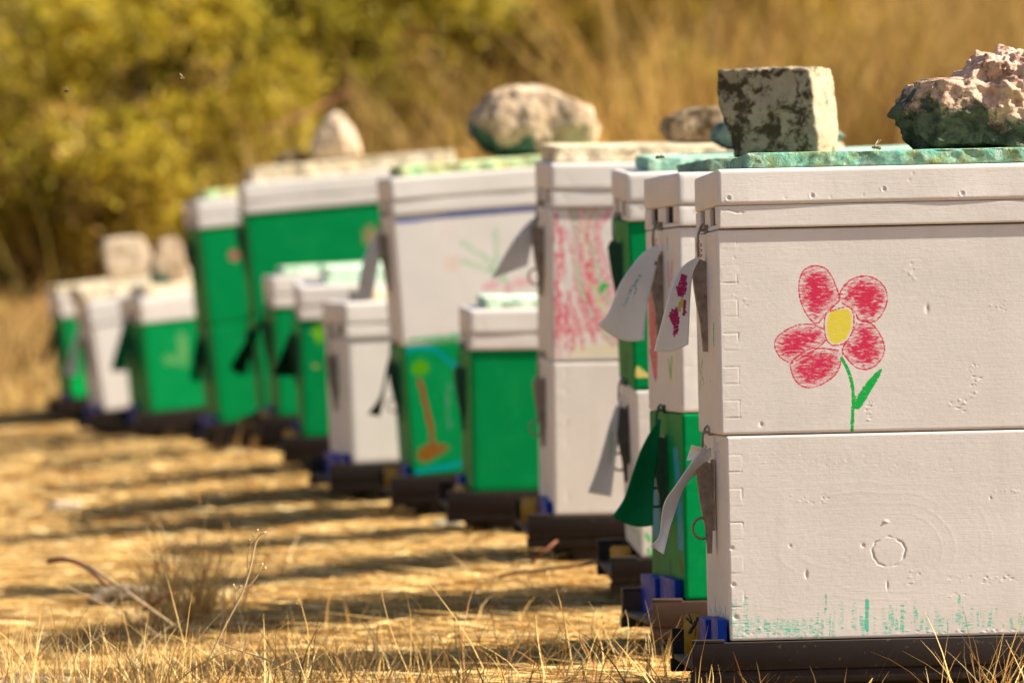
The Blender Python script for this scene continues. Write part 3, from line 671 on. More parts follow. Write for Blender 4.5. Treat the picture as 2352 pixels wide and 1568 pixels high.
SL = {0: (.034, L - .005, .006, .40, .0180, 'teal'), 1: (.040, L, .01, .40, .0165, 'olive'), 2: (.034, L, .03, .40, .0195, 'lteal'), 3: (.006, .46, .02, .40, .026, 'cream'), 4: (.028, .48, .03, .4, .018, 'mint'), 5: (.022, .5, .02, .40, .021, 'mix'),
      6: (.05, .48, .10, .41, .022, 'cream'), 7: (.055, .5, .05, .41, .034, 'mint'), 8: (.028, .45, .05, .4, .018, 'mint'), 9: (.022, .5, .02, .4, .036, 'cream'), 10: (.03, .48, .05, .4, .020, 'mix'), 11: (.025, .48, .05, .4, .026, 'cream'),
      12: (-.015, .46, .03, .42, .040, 'cream'), 13: (.0, .45, .03, .4, .022, 'cream')}
SLAB = ['mottled teal foam slab with chipped olive edge on the nearest hive', 'dark teal slab end on the second hive behind the nearest one', 'pale teal slab on the third hive with a chipped corner', 'cream coloured slab on the scribbled white hive', 'thin pale mint slab on the low green hive beside the scribbled one',
        'green and yellow mottled slab under the big round boulder', 'cream slab on the low white hive with the small green flag', 'thick mint slab on the low green hive behind the low white one', 'thin mint slab on the low green hive before the tall green one', 'long cream slab under the white cone shaped rock',
        'greenish slab on the tall narrow looking green hive with pink dot', 'cream slab under the shaded rock on the far low green hive', 'wide bright cream slab under the pale boulder in the far left group', 'small pale slab on the farthest hive']
for h in HS:
    u0, u1, v0, v1, th, kd = SL[h.i]; w0 = h.top + .0006
    def df(P, h=h, u0=u0, u1=u1, v0=v0, v1=v1, w0=w0, th=th):
        P = P.copy()
        for j in range(len(P)):
            p = P[j]; q_ = Vector((p[0] * 1, p[1], p[2])) + Vector((h.i * 3, 0, 0))
            du = mn.noise(q_ * 38) * .0035 + mn.noise(q_ * 120) * .0016
            if p[1] < v0 + .004: P[j, 1] += du + .002 * mn.noise(q_ * 9)
            if p[0] < u0 + .004: P[j, 0] += du
            if p[2] > w0 + th * .8: P[j, 2] += .0012 * mn.noise(q_ * 25) - (.003 * max(0, mn.noise(q_ * 14)) if p[1] < v0 + .012 else 0)
        return P
    m = MB(); rbox(m, (u0, v0, w0), (u1, v1, w0 + th), .0035, .03, sstep=.003 if h.i < 3 else .006, fstep=.004, deform=df)
    o = m.build('foam_slab', MS[kd]); o.matrix_world = Matrix.Translation(h.o) @ h.M.to_4x4()
    tag(o, SLAB[h.i], 'slab', 'foam slabs lying on the hive lids')

# ------------------------------------------------------------------ rocks
def mat_rock(name, a, b, dark, teal=None, thr=.5, sc=18, tealh=.45, bump=.9, xl=None):
    k = N(name); v = k.coord(); g = k.n('ShaderNodeSeparateXYZ', {0: k.coord(kind='Generated')}).outputs
    n1 = k.noise(v, sc, 7, .68, .3); n2 = k.noise(v, sc * 2.2, 6, .7, .6)
    n3 = k.noise(v, sc * 6, 5, .75)
    if xl: n2 = k.math('SUBTRACT', n2, k.rng(g[0], xl, xl + .08, 0, .14))
    col = k.mix(k.rng(n1, .35, .65), c4(a), c4(b))
    col = k.mix(k.rng(n3, .55, .75), col, c4([x * .65 for x in a]))
    col = k.mix(k.rng(k.math('ADD', n2, k.math('MULTIPLY', n3, .55)), thr + .24, thr + .36), col, c4(dark))
    if teal:
        zz = k.math('ADD', g[2], k.rng(n1, .3, .7, -.30, .30)); zz = k.math('ADD', zz, k.math('MULTIPLY', g[0], teal[3]))
        tc_ = k.mix(k.rng(n2, .42, .6), c4(teal[:3]), c4([x * .35 for x in teal[:3]]))
        col = k.mix(k.rng(zz, tealh + .05, tealh - .06), col, tc_)
    k.set(k.b.inputs['Base Color'], col); k.b.inputs['Roughness'].default_value = .92; k.b.inputs['Specular IOR Level'].default_value = .15
    nb = k.bump(n1, bump, .010); nb = k.bump(n3, bump, .004, nb); k.set(k.b.inputs['Normal'], nb); return k.m
def rock(name, hi, xc, vv, prof, depth, kk, mat, label, amp=.008, freq=30, seed=0, yaw=0, sub=6, fine=.0, lumps=0, hang=0, cat='rock', hpxh=None):
    """prof: list of (y_px above slab, left_px, right_px) relative to xc, bottom to top; kk: 0 round .. 1 block"""
    h = HS[hi]; top = h.top + SL[hi][4] + .0003; u = .2
    for _ in range(30):
        x, y = hpx(h, np.array([[u, vv, top]])); u += (xc - x[0]) / F * h.Z
    base = Vector(toworld(h, np.array([[u, vv, top]]))[0]); sc = h.Z / F * (1 + vv / h.Z)
    bm = bmesh.new(); bmesh.ops.create_icosphere(bm, subdivisions=sub, radius=1)
    ys = [p[0] * sc for p in prof]; ls = [p[1] * sc for p in prof]; rs_ = [p[2] * sc for p in prof]; Hh = ys[-1]
    for vtx in bm.verts:
        d = vtx.co.copy(); mx = max(abs(d.x), abs(d.y), abs(d.z)); p = d.lerp(d / mx, kk)
        z = (p.z + 1) / 2 * Hh; l = np.interp(z, ys, ls); r_ = np.interp(z, ys, rs_); wf = 1.0
        P = Vector(((l + r_) / 2 + (r_ - l) / 2 * p.x, depth / 2 * p.y, z))
        q_ = P * freq + Vector((seed * 7.3, seed, 0)); dd = mn.fractal(q_, .9, 2.1, 4) * amp
        if fine: dd += (mn.noise(P * freq * 5 + Vector((seed, 0, 3))) + .5 * mn.noise(P * freq * 11)) * fine
        if lumps: dd += lumps * (mn.voronoi(P * freq * 2.2)[0][0] - .35) * -1
        n_ = d.normalized(); f_ = min(1, z / .006)
        P += Vector((n_.x * dd, n_.y * dd, n_.z * dd * f_)); P.z = max(P.z, 0 if z < .002 else .0002)
        vtx.co = P
    me = bpy.data.meshes.new(name); bm.to_mesh(me); bm.free()
    me.polygons.foreach_set('use_smooth', [True] * len(me.polygons)); me.materials.append(mat)
    o = bpy.data.objects.new(name, me); C.objects.link(o)
    o.matrix_world = Matrix.Translation(base) @ h.M.to_4x4() @ Matrix.Rotation(yaw, 4, 'Z')
    tag(o, label, cat, 'rocks weighing down the hive lids'); return o
MR_A = mat_rock('grey_lichen_stone', (.46, .38, .26), (.34, .27, .17), (.075, .055, .032), (.12, .14, .07, 0), thr=.480, sc=17, tealh=.06, xl=.88)
MR_B = mat_rock('crumbly_pink_stone', (.72, .50, .38), (.60, .38, .27), (.25, .15, .10), (.13, .14, .095, .55), thr=.56, sc=16, tealh=.60)
MR_C = mat_rock('pale_boulder', (.50, .39, .28), (.40, .29, .19), (.30, .20, .12), (.05, .12, .09, .55), thr=.55, sc=10, tealh=.42)
MR_D = mat_rock('pale_stone', (.56, .45, .33), (.44, .34, .24), (.40, .30, .20), None, thr=.60, sc=10)
MR_E = mat_rock('brown_stone', (.36, .28, .19), (.24, .17, .10), (.10, .07, .04), None, thr=.46, sc=12)
MR_F = mat_rock('blue_grey_stone', (.30, .33, .29), (.20, .22, .18), (.08, .10, .08), None, thr=.5, sc=14)
rock('rock', 1, 1788, .18, [(0, -88, 128), (60, -98, 126), (110, -112, 120), (160, -125, 118), (214, -125, 110)], .10, .86, MR_A, 'square grey stone block with dark lichen, right of centre', amp=.0045, freq=22, seed=2, fine=.0007, yaw=-.42)
rock('rock', 0, 2260, .15, [(0, -155, 290), (45, -182, 300), (92, -212, 300), (130, -185, 300), (156, -168, 300), (166, -70, 260), (190, -40, 230), (224, -15, 160)], .17, .80, MR_B, 'crumbly pink and dark green rock on the nearest hive, cut by right edge', amp=.012, freq=22, seed=5, fine=.0042, lumps=.010, sub=7)
rock('rock', 5, 1235, .2, [(0, -85, 130), (18, -112, 140), (60, -146, 146), (100, -148, 128), (140, -128, 60), (162, -95, 5)], .20, .62, MR_C, 'big rounded pale boulder with teal underside on the mottled slab', amp=.012, freq=14, seed=8, fine=.001)
rock('rock', 3, 1600, .2, [(0, -70, 90), (30, -82, 100), (60, -78, 110), (84, -20, 100)], .13, .6, MR_E, 'flat brown stone lying on the cream slab, left of the square stone', amp=.006, freq=20, seed=3)
rock('rock', 2, 1790, .26, [(0, -130, 150), (30, -158, 160), (70, -140, 90), (95, -60, 30)], .16, .4, MR_F, 'blue grey rock mostly hidden behind the square lichen stone', amp=.008, freq=20, seed=12)
rock('rock', 9, 775, .2, [(0, -68, 72), (40, -62, 55), (75, -45, 42), (112, -12, 18)], .11, .45, MR_D, 'white cone shaped rock on the tall green hive', amp=.007, freq=16, seed=4)
rock('rock', 9, 672, .2, [(0, -38, 40), (15, -40, 38), (32, -20, 20)], .08, .4, MR_E, 'small brown stone left of the white cone shaped rock', amp=.004, freq=20, seed=6)
rock('rock', 12, 298, .22, [(0, -46, 52), (45, -54, 56), (80, -54, 50), (98, -48, 40)], .11, .85, MR_D, 'pale boulder on the bright cream slab, far left', amp=.006, freq=14, seed=9)
rock('rock', 11, 388, .2, [(0, -40, 42), (45, -38, 40), (85, -26, 36), (104, -10, 30)], .09, .8, MR_C, 'half shaded stone beside the pale boulder, against the tall green hive', amp=.006, freq=14, seed=10)

# ------------------------------------------------------------------ bees
M_bee = mat_plain('bee_brown', (.16, .09, .03), .6, .7, 900, .2, bs=900); M_bdk = mat_plain('bee_dark', (.02, .015, .01), .5)
k = N('bee_wing'); k.b.inputs['Base Color'].default_value = (.7, .6, .45, 1); k.b.inputs['Alpha'].default_value = .45; k.b.inputs['Roughness'].default_value = .3; M_wing = k.m
def ell(mb, c, r, axis_=(1, 0, 0), n=8, m_=10):
    a = Vector(axis_).normalized(); b = a.orthogonal().normalized(); d = a.cross(b); V = []
    for i in range(n + 1):
        t = math.pi * i / n
        for j in range(m_):
            f = 2 * math.pi * j / m_; V.append(tuple(Vector(c) + a * (-math.cos(t) * r[0]) + (b * math.cos(f) + d * math.sin(f)) * math.sin(t) * r[1]))
    Q = [[i * m_ + j, (i + 1) * m_ + j, (i + 1) * m_ + (j + 1) % m_, i * m_ + (j + 1) % m_] for i in range(n) for j in range(m_)]
    mb.add(V, Q)
def bee(pos, s, yaw, label, wing_up=True, tilt=0):
    m = MB(); ell(m, (-.0035, 0, .0030), (.0040, .0021), (1, 0, .25)); ell(m, (.0015, 0, .0037), (.0022, .0021)); ell(m, (.0042, 0, .0035), (.0013, .0014))
    for sy in (-1, 1):
        for x0, x1 in ((.003, .005), (.0015, .001), (0, -.003)):
            tube(m, [(x0, sy * .0012, .003), ((x0 + x1) / 2 + .0003, sy * .0034, .0036), (x1, sy * .0042, 0)], .0002, 4)
    root = m.build('bee', M_bee); root.location = pos; root.rotation_euler = (tilt, 0, yaw); root.scale = (s,) * 3
    ww = MB()
    for sy in (-1, 1):
        prof = [(0, 0), (.002, .0011), (.006, .0016), (.0085, .0008), (.0088, -.0002), (.006, -.0011), (.002, -.0007)]
        e = (.9 if wing_up else .25)
        fn = lambda a, b, t, sy=sy, e=e: (.0015 - a * .75 + b * .3, sy * (.001 + a * .42), .0053 + a * e + b * .3 + t)
        prism(ww, prof, 0, .00006, fn)
    ww.build('wing', M_wing, root)
    for bb in range(3):
        pass
    tag(root, label, 'bee', 'bees around the hives'); return root
hb = HS[0]; pb = toworld(hb, np.array([[.185, .035, hb.top + .0186]]))[0]
u_ = .19
for _ in range(20):
    x, y = hpx(hb, np.array([[u_, .03, hb.top + .0186]])); u_ += (2012 - x[0]) / F * 9.13
bee(Vector(toworld(hb, np.array([[u_, .03, hb.top + .0190]]))[0]), .95, math.pi + .3, 'bee walking on the teal slab of the nearest hive')
bee(at(1517, 366, 9.9), .95, .2, 'bee flying in front of the pale teal slab', tilt=.2)
bee(at(418, 184, 9.5), .6, .5, 'tiny bee flying before the bushes, the one higher up', tilt=.3)
bee(at(155, 213, 9.5), .6, -.6, 'tiny bee flying before the bushes at far left', tilt=.3)

# ------------------------------------------------------------------ grass and straw
def mat_blade(name, trans=.12, rough=.75):
    k = N(name); a = k.attr('paint')
    k.set(k.b.inputs['Base Color'], a.outputs['Color']); k.b.inputs['Roughness'].default_value = rough; k.b.inputs['Specular IOR Level'].default_value = .25
    tr = k.n('ShaderNodeBsdfTranslucent', {'Color': a.outputs['Color']})
    mx = k.n('ShaderNodeMixShader', {0: trans, 1: k.b.outputs[0], 2: tr.outputs[0]}); k.t.links.new(mx.outputs[0], k.out.inputs['Surface']); return k.m
M_straw = mat_blade('dry_straw'); M_leaf = mat_blade('shrub_leaf', .45, .6)
STRAW = np.array([(.78, .50, .16), (.82, .56, .21), (.66, .38, .11), (.86, .68, .34), (.42, .20, .06), (.72, .48, .18)])
def strips(base, dirv, length, width, bend, cols, nseg=3, taper=True, mb=None, up=(0, 0, 1)):
    """many thin blades at once; base,dirv (n,3), bend (n,3) added quadratically"""
    n = len(base); t = np.linspace(0, 1, nseg + 1); sd = np.cross(dirv, np.array(up)[None, :] + RNG.normal(0, .5, (n, 3))); sd /= np.linalg.norm(sd, axis=1)[:, None] + 1e-9
    V = np.zeros((n, nseg + 1, 2, 3))
    for i, tt in enumerate(t):
        c = base + dirv * (length * tt)[:, None] + bend * (tt ** 2)
        wdt = (width * ((1 - tt) ** .7 * .9 + .1 if taper else 1) * .5)[:, None]
        V[:, i, 0] = c - sd * wdt; V[:, i, 1] = c + sd * wdt
    idx = np.arange(n)[:, None] * (nseg + 1) * 2; Q = []
    for i in range(nseg):
        Q.append(np.concatenate([idx + 2 * i, idx + 2 * i + 1, idx + 2 * i + 3, idx + 2 * i + 2], 1))
    Q = np.stack(Q, 1).reshape(-1, 4); mb = mb or MB()
    mb.add(V.reshape(-1, 3), Q, np.c_[np.repeat(cols, (nseg + 1) * 2, 0), np.ones(n * (nseg + 1) * 2)]); return mb
def scatter(n, y0, y1, x0f=-.072, x1f=.075, pad=.25, pw=1):
    Y = y0 + (y1 - y0) * RNG.random(n) ** pw; X = RNG.uniform(0, 1, n) * (Y * (x1f - x0f) + 2 * pad) + Y * x0f - pad; return X, Y
def litter(n, y0, y1, ln, wd, lift, hue=None):
    X, Y = scatter(n, y0, y1); Z = ground_z(X, Y); a = RNG.normal(.0, .75, n) + (RNG.random(n) < .5) * math.pi
    el = np.abs(RNG.normal(0, lift, n)); d = np.stack([np.cos(a) * np.cos(el), np.sin(a) * np.cos(el), np.sin(el)], 1)
    l = RNG.uniform(*ln, n); b = np.stack([X, Y, Z + RNG.uniform(.0, .011, n)], 1)
    bend = np.stack([RNG.normal(0, .015, n), RNG.normal(0, .015, n), -np.sin(el) * l * .7 + RNG.normal(0, .004, n)], 1)
    c = STRAW[RNG.integers(0, 6, n)] * RNG.uniform(.7, 1.08, (n, 1)); return strips(b, d, l, RNG.uniform(*wd, n), bend, c, 3, True)
tag(litter(52000, 9.0, 14, (.03, .11), (.0012, .0030), .11).build('straw_litter', M_straw), kind='stuff')
n_ = 1500; X, Y = scatter(n_, 9.4, 17); a_ = RNG.uniform(0, 6.28, n_); e_ = RNG.uniform(.05, .5, n_); l_ = RNG.uniform(.06, .17, n_)
d_ = np.stack([np.cos(a_) * np.cos(e_), np.sin(a_) * np.cos(e_), np.sin(e_)], 1); bd = np.stack([RNG.normal(0, .02, n_), RNG.normal(0, .02, n_), -np.sin(e_) * l_ * 1.1], 1)
tag(strips(np.stack([X, Y, ground_z(X, Y) + .004], 1), d_, l_, RNG.uniform(.0015, .0035, n_), bd, STRAW[RNG.integers(0, 6, n_)] * RNG.uniform(.5, 1.05, (n_, 1)), 5).build('loose_stalks', M_straw), kind='stuff')
tag(litter(70000, 14, 25, (.03, .09), (.0022, .0042), .13).build('straw_litter', M_straw), kind='stuff')
def standing(n, y0, y1, hh, wd, lean=.28, dark=0, clump=None, pw=1):
    if clump is not None:
        cx, cy = scatter(clump, y0, y1, pw=pw); j = RNG.integers(0, clump, n); X = cx[j] + RNG.normal(0, .025, n); Y = cy[j] + RNG.normal(0, .025, n)
    else: X, Y = scatter(n, y0, y1, pw=pw)
    # keep the hive footprints clear
    xr = np.interp(Y, RY, RX); ok = ~((X > xr - .03) & (X < xr + .56) & (Y > 9.0) & (RNG.random(n) < .85)); X, Y = X[ok], Y[ok]; n = len(X)
    ok = ~((Y < 10.3) & (RNG.random(n) > np.interp(X, [-.45, -.1, .15, .3], [1, .5, .3, .12]))); X, Y = X[ok], Y[ok]; n = len(X)
    d = np.stack([RNG.normal(0, lean, n), RNG.normal(0, lean, n), np.ones(n)], 1); d /= np.linalg.norm(d, axis=1)[:, None]
    l = RNG.uniform(hh[0], hh[1], n) * RNG.uniform(.5, 1, n); bend = np.stack([RNG.normal(0, .3, n) * l, RNG.normal(0, .3, n) * l, -RNG.uniform(0, .35, n) * l], 1)
    c = STRAW[RNG.integers(0, 6, n)] * RNG.uniform(.65, 1.05, (n, 1)) * (1 - dark)
    return strips(np.stack([X, Y, ground_z(X, Y) - .004], 1), d, l, RNG.uniform(*wd, n), bend, c, 5)
tag(standing(2600, 9.0, 10.6, (.04, .15), (.0010, .0022), clump=170).build('dry_grass', M_straw), kind='stuff')
tag(standing(3600, 8.8, 10.2, (.06, .19), (.0010, .0024), lean=.3).build('dry_grass', M_straw), kind='stuff')
tag(standing(900, 10.5, 15, (.03, .09), (.0012, .0028), clump=90).build('dry_grass', M_straw), kind='stuff')
tag(standing(1100, 15, 25, (.04, .13), (.003, .005), clump=110).build('dry_grass', M_straw), kind='stuff')
# straw heap at the foot of the nearest hive
def tussock(px, py, Z, n, hh, spread, lean, label, wd=(.001, .0022), cols=None, az=None, name='grass_tuft', dark=1.0):
    P = at(px, py, Z); X = P.x + RNG.normal(0, spread, n); Y = P.y + RNG.normal(0, spread, n)
    d = np.stack([RNG.normal(0, lean, n) + (az or 0), RNG.normal(0, lean, n), np.ones(n)], 1); d /= np.linalg.norm(d, axis=1)[:, None]
    l = RNG.uniform(hh[0], hh[1], n); bend = np.stack([RNG.normal(0, .22, n) * l, RNG.normal(0, .22, n) * l, -RNG.uniform(0, .3, n) * l], 1)
    c = STRAW[RNG.integers(0, 6, n)] * RNG.uniform(.6, 1.05, (n, 1)) * dark
    z = ground_z(X, Y) - .004
    o = strips(np.stack([X, Y, z], 1), d, l, RNG.uniform(*wd, n), bend, c, 5).build(name, M_straw); return tag(o, label, 'grass tuft')
tussock(425, 1470, 11.6, 380, (.06, .21), .034, .36, 'dense brown tuft of dry grass at lower left', (.0012, .003), dark=1.08)
tussock(2285, 1600, 8.98, 110, (.07, .15), .030, .55, 'straw sprays against the base of the nearest hive, lower right corner', (.0010, .0022), az=.35)
tussock(2130, 1610, 8.98, 150, (.03, .07), .060, 1.0, 'matted straw below the nearest hive, left of the corner sprays', (.0010, .0022))
tussock(1560, 1470, 9.9, 90, (.03, .09), .04, .8, 'straw tuft beside the landing ledges of the two nearest hives', (.001, .002))
tussock(1640, 1600, 8.9, 34, (.06, .10), .05, .35, 'few thick straws before the left end of the nearest base', (.0014, .003))
tussock(290, 1560, 9.7, 130, (.08, .17), .05, .35, 'upright golden grass tuft at the bottom, left of the branching weed', (.001, .002))
tussock(30, 1560, 9.6, 60, (.10, .2), .03, .2, 'thin tall grass stalks at bottom left corner', (.001, .002))
tussock(950, 1590, 9.5, 80, (.06, .13), .06, .4, 'sparse golden grass tuft at bottom centre', (.001, .002))
tussock(140, 1570, 9.75, 110, (.09, .19), .07, .38, 'loose golden grass clump at the bottom, beside the half buried stone', (.0009, .0019))
tussock(520, 1580, 9.8, 130, (.06, .13), .09, .45, 'low golden grass clump below the foot of the branching weed', (.0009, .0019))
tussock(720, 1590, 9.6, 60, (.08, .16), .04, .35, 'thin tall grass clump at the bottom, right of the branching weed', (.0009, .0017))
# the branching weed
def wpx(pts, Z): return [at(a, b, Z) for a, b in pts]
mw = MB(); ZW = 9.78
def z7(p): return [((0 + a / 2.351) * .9408, (1000 + b / 2.351) * .9408) for a, b in p]
for p, r_ in (([(1180, 1470), (1290, 1240), (1350, 1130), (1400, 1030), (1440, 900), (1460, 780), (1490, 715), (1520, 703)], .0010), ([(1400, 1030), (1450, 990), (1490, 930), (1505, 885)], .0006), ([(1350, 1130), (1355, 1030), (1340, 1000)], .0005),
              ([(1425, 940), (1415, 860), (1440, 760), (1460, 730), (1475, 690)], .0005), ([(1490, 930), (1522, 908)], .0005), ([(1355, 1040), (1380, 1012)], .0004)):
    tube(mw, wpx(smooth_pts(z7(p), 1), ZW), r_ * 1.25, 5)
wd_ = mw.build('dry_weed', M_ptwig); tag(wd_, 'thin branching dry weed with tiny seed heads, lower left', 'weed')
for a, b in [(1520, 703), (1470, 750), (1430, 745), (1450, 830), (1433, 878), (1505, 885), (1522, 908), (1340, 1005), (1380, 1012), (1477, 690), (1455, 720)]:
    ms = MB(); ell(ms, at(*z7([(a, b)])[0], ZW), (.0022, .0013), (random.random(), .2, random.random() + .1), 5, 7); ms.build('seed_head', M_ptwig, wd_)
def twig(pts, Z0, Z1, r_, mat, label, name='twig'):
    m = MB(); n = len(pts); tube(m, [at(a, b, Z0 + (Z1 - Z0) * i / (n - 1)) for i, (a, b) in enumerate(pts)], [r_ * (1 - .4 * i / (n - 1)) for i in range(n)], 7); return tag(m.build(name, mat), label, 'twig')
twig(smooth_pts([(112, 1288), (150, 1282), (200, 1300), (245, 1345)]), 11.9, 11.6, .0045, M_twig, 'thick reddish bent twig on the ground, far lower left')
twig([(205, 1300), (300, 1365), (395, 1432)], 11.5, 11.0, .0028, M_ptwig, 'long pale straight stalk lying before the dark stone, lower left')
twig(smooth_pts([(150, 1345), (230, 1385), (300, 1405), (372, 1465)]), 11.4, 11.0, .0016, M_ptwig, 'second pale stalk lying lower and left of the straight one')
twig([(330, 1400), (375, 1372), (398, 1362)], 11.3, 11.2, .003, M_twig, 'short orange brown twig beside the dark stone')
twig(smooth_pts([(1090, 1345), (1150, 1318), (1260, 1308), (1380, 1290)]), 12.2, 11.6, .0035, M_twig, 'long red brown twig on the ground below the scribbled hive')
twig([(1220, 1290), (1280, 1240)], 12.0, 12.0, .003, M_twig, 'upright reddish twig under the scribbled hive')
twig(smooth_pts([(505, 1478), (545, 1492), (600, 1508), (680, 1545)]), 9.9, 9.5, .0012, M_ptwig, 'thin forked stalk crossing the foot of the branching weed')
for px_, py_, Z_, s_, lab, mt in ((1322, 1562, 9.55, .020, 'small pale stone at the bottom edge, centre right', MR_D), (150, 1122, 15.6, .026, 'pale flat stone on the ground at left', MR_D), (300, 1362, 12.1, .042, 'dark stone behind the pale stalks, lower left', MR_E),
                                 (130, 1190, 14.2, .012, 'tiny whitish stone on the ground, far left', MR_D), (1020, 1195, 14.0, .02, 'small bluish stone before the palm drawing hive', MR_F), (90, 1560, 9.9, .06, 'greyish stone half buried in grass, bottom left corner', MR_E)):
    bm = bmesh.new(); bmesh.ops.create_icosphere(bm, subdivisions=4, radius=1)
    for vtx in bm.verts:
        d = vtx.co.copy(); mx = max(map(abs, d)); p = d.lerp(d / mx, .35); f_ = 1 + .25 * mn.fractal(d * 1.7 + Vector((px_, 0, 0)), .9, 2, 4); vtx.co = Vector((p.x * s_ * 1.5, p.y * s_, p.z * s_ * .55)) * f_
    me = bpy.data.meshes.new('stone'); bm.to_mesh(me); bm.free(); me.materials.append(mt); me.polygons.foreach_set('use_smooth', [True] * len(me.polygons))
    o = bpy.data.objects.new('stone', me); C.objects.link(o); P = at(px_, py_, Z_); o.location = (P.x, P.y, gz(P.x, P.y) + s_ * .25); tag(o, lab, 'stone')

# ------------------------------------------------------------------ background shrubs and tall dry grass
OL = np.array([(.30, .25, .020), (.40, .31, .026), (.20, .19, .016), (.50, .37, .034), (.30, .18, .045), (.46, .28, .055)])
def shrub(px, ytop, Z, rad, hgt, n, pal, label, lsz=(.02, .045), bare=0):
    base = at(px, 700, Z); zg = gz(base.x, base.y); P0 = np.array([base.x, base.y, zg])
    root = bpy.data.objects.new('shrub', None); C.objects.link(root); root.location = P0; root.empty_display_size = .2
    tag(root, label, 'shrub', 'shrubs behind the hives')
    nc = 40; cc = RNG.normal(0, 1, (nc, 3)); cc /= np.linalg.norm(cc, axis=1)[:, None]; cc *= RNG.uniform(.25, 1, (nc, 1)) ** .5
    cc = cc * np.array([rad, rad * .8, hgt * .48]) + np.array([0, 0, hgt * .52]); cr = RNG.uniform(.08, .20, nc) * rad * 1.3
    j = RNG.integers(0, nc, n); p = RNG.normal(0, 1, (n, 3)); p /= np.linalg.norm(p, axis=1)[:, None]; p *= RNG.uniform(.3, 1, (n, 1)) ** .4
    b = cc[j] + p * cr[j][:, None] * 1.25; b[:, 2] = np.maximum(b[:, 2], .03)
    d = RNG.normal(0, 1, (n, 3)) + np.array([0, 0, .3]); d /= np.linalg.norm(d, axis=1)[:, None]; l = RNG.uniform(*lsz, n)
    hue = RNG.integers(0, len(pal), nc); c = pal[hue[j]] * RNG.uniform(.65, 1.25, (n, 1)); c = np.where(RNG.random((n, 1)) < .4, pal[RNG.integers(0, len(pal), n)], c)
    strips(b, d, l, l * .55, np.zeros((n, 3)), c, 1, False).build('crown', M_leaf, root)
    m = MB()
    for q_ in range(7):
        e = cc[q_ * 3]; tube(m, [(RNG.normal(0, .03), RNG.normal(0, .03), -.05), tuple(e * np.array([.4, .4, .5])), tuple(e)], [.012, .008, .004], 5)
    m.build('stem', M_stem, root); return root
gp = OL[[0, 1, 2, 5]]; yp = OL[[1, 3, 3, 5]]; bp = OL[[4, 5, 4, 2]] * .9
SH = [(-60, 30, .9, 1.8, gp, 'leftmost olive green shrub, cut by the left edge'), (150, 31, .95, 2.0, OL[[0, 1, 2, 3]], 'olive shrub above the far left hives'), (-20, 29.5, .42, .62, bp, 'low brown shrub at the left edge behind the last hive'),
      (330, 29, .6, 1.15, OL[[0, 1, 3, 3]], 'yellow green shrub right behind the pale boulder'), (480, 33, 1.0, 2.2, gp, 'tall green shrub left of the upper centre'), (620, 30, .55, 1.2, OL[[2, 0, 0, 4]], 'dark green shrub left of the white cone shaped rock'),
      (760, 34, 1.0, 2.2, OL[[0, 1, 4, 3]], 'tall olive shrub above the white cone shaped rock'), (900, 31, .6, 1.25, bp, 'brown twiggy shrub between cone rock and round boulder'), (1060, 33, .9, 2.0, yp, 'yellowish shrub behind the round boulder'),
      (60, 28.6, .6, .62, OL[[0, 4, 3, 5]], 'low mixed olive and brown shrub behind the farthest hive'), (300, 28.4, .5, .60, OL[[0, 1, 4, 3]], 'low olive shrub touching the pale boulder from behind'), (920, 30.5, .6, 1.5, OL[[0, 1, 3, 0]], 'bright olive shrub between the cone shaped rock and round boulder'), (1010, 32, .8, 1.9, OL[[0, 1, 0, 3]], 'olive green shrub filling the gap left of the round boulder'), (1400, 34, 1.0, 2.1, OL[[0, 0, 1, 5]], 'olive shrub high above the scribbled hive'), (1290, 31, .9, 1.7, OL[[0, 1, 3, 5]], 'yellow green shrub right of the round boulder'), (1500, 32, .8, 1.6, OL[[4, 5, 1, 5]], 'sparse brown green shrub above the flat brown stone'), (200, 36, 1.2, 2.8, OL[[0, 1, 3, 3]], 'tall yellow green shrub along the top left'),
      (1900, 31, .5, 1.25, OL[[5, 3, 1, 5]], 'faint golden olive shrub at the top between the square stone and the pink rock'), (1600, 30, .5, 1.3, OL[[1, 0, 5, 3]], 'loose olive and gold shrub at the edge of the tall dry grass'), (1720, 30.5, .55, 1.5, OL[[1, 5, 5, 3]], 'golden green shrub at the top above the square stone')]
for px_, Z_, rad, hg, pal, lab in SH: shrub(px_, 0, Z_, rad, hg, 6500, pal, lab)
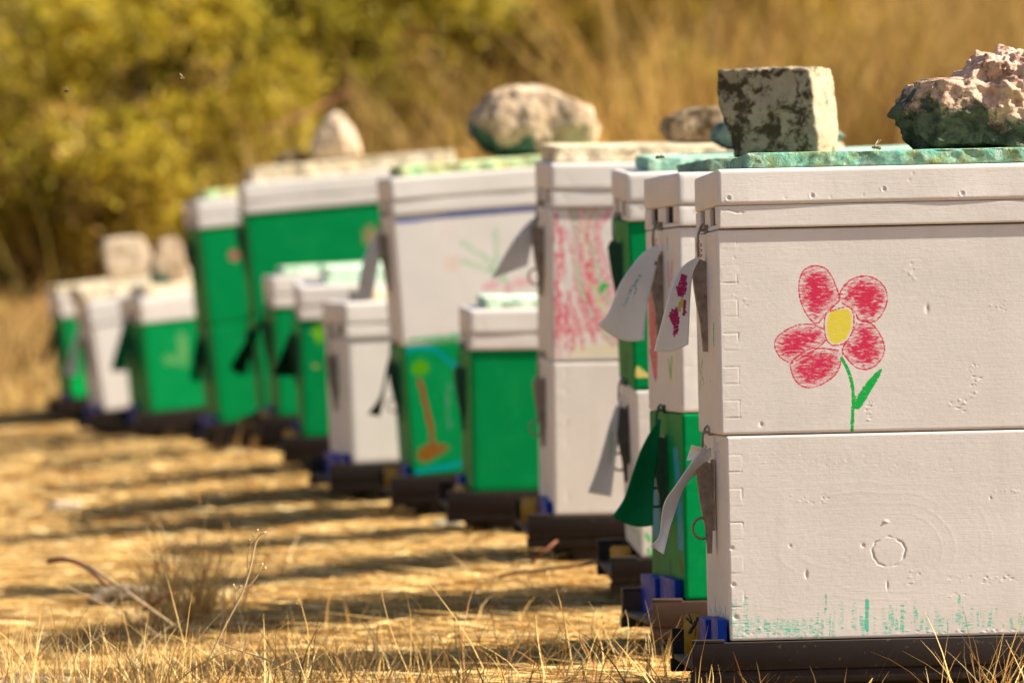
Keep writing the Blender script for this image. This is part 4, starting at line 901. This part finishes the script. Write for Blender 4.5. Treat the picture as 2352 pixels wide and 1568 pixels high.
def tallgrass(n, x0, x1, Z0, Z1, hh, dk=1.0, pal=None, wd=(.004, .010)):
    Z = RNG.uniform(Z0, Z1, n); X = (RNG.uniform(x0, x1, n) - 1176) / F * Z; ang = RNG.normal(0, .34, n)
    d = np.stack([np.sin(ang) + .06, RNG.normal(0, .15, n), np.cos(ang)], 1); l = RNG.uniform(*hh, n); bend = np.stack([RNG.normal(0, .18, n) * l, RNG.normal(0, .1, n), -.1 * l], 1)
    pal = pal if pal is not None else np.array([(.46, .27, .070), (.56, .34, .10), (.38, .19, .045), (.60, .39, .14), (.40, .29, .045)])
    # colour drifts in patches
    pt = (np.sin(X * 2.1 + 1) + np.sin(Z * .9 + X * 3.7)) * .2; c = pal[RNG.integers(0, len(pal), n)] * (RNG.uniform(.6, 1.1, (n, 1)) + pt[:, None]) * dk
    return strips(np.stack([X, Z, ground_z(X, Z) - .02], 1), d, l, RNG.uniform(*wd, n), bend, c, 4)
tag(tallgrass(24000, 1450, 3600, 28, 38, (.55, 1.45)).build('tall_dry_grass', M_straw), kind='stuff')
tag(tallgrass(6000, -1600, 1500, 30, 36, (.15, .6), 1.0).build('tall_dry_grass', M_straw), kind='stuff')
tag(tallgrass(1500, 550, 1700, 27.5, 31, (.3, 1.05), 1.0).build('tall_dry_grass', M_straw), kind='stuff')
tag(tallgrass(1300, -1600, 1500, 27.8, 30, (.15, .65), 1.0).build('tall_dry_grass', M_straw), kind='stuff')
tag(tallgrass(9000, -2500, 4500, 37, 46, (.8, 2.4), .75, np.array([(.30, .25, .05), (.38, .26, .07), (.25, .20, .04)])).build('tall_dry_grass', M_straw), kind='stuff')
tag(tallgrass(5000, -900, 600, 23.5, 30, (.04, .14), 1.05).build('tall_dry_grass', M_straw), kind='stuff')
m = MB(); tube(m, [at(600, 300, 24.5), at(690, 268, 24.7), at(800, 210, 25)], [.004, .004, .002], 6); bo = m.build('bare_branch', M_twig); tag(bo, 'bare pale branch slanting in the shrubs above the white cone shaped rock', 'branch')
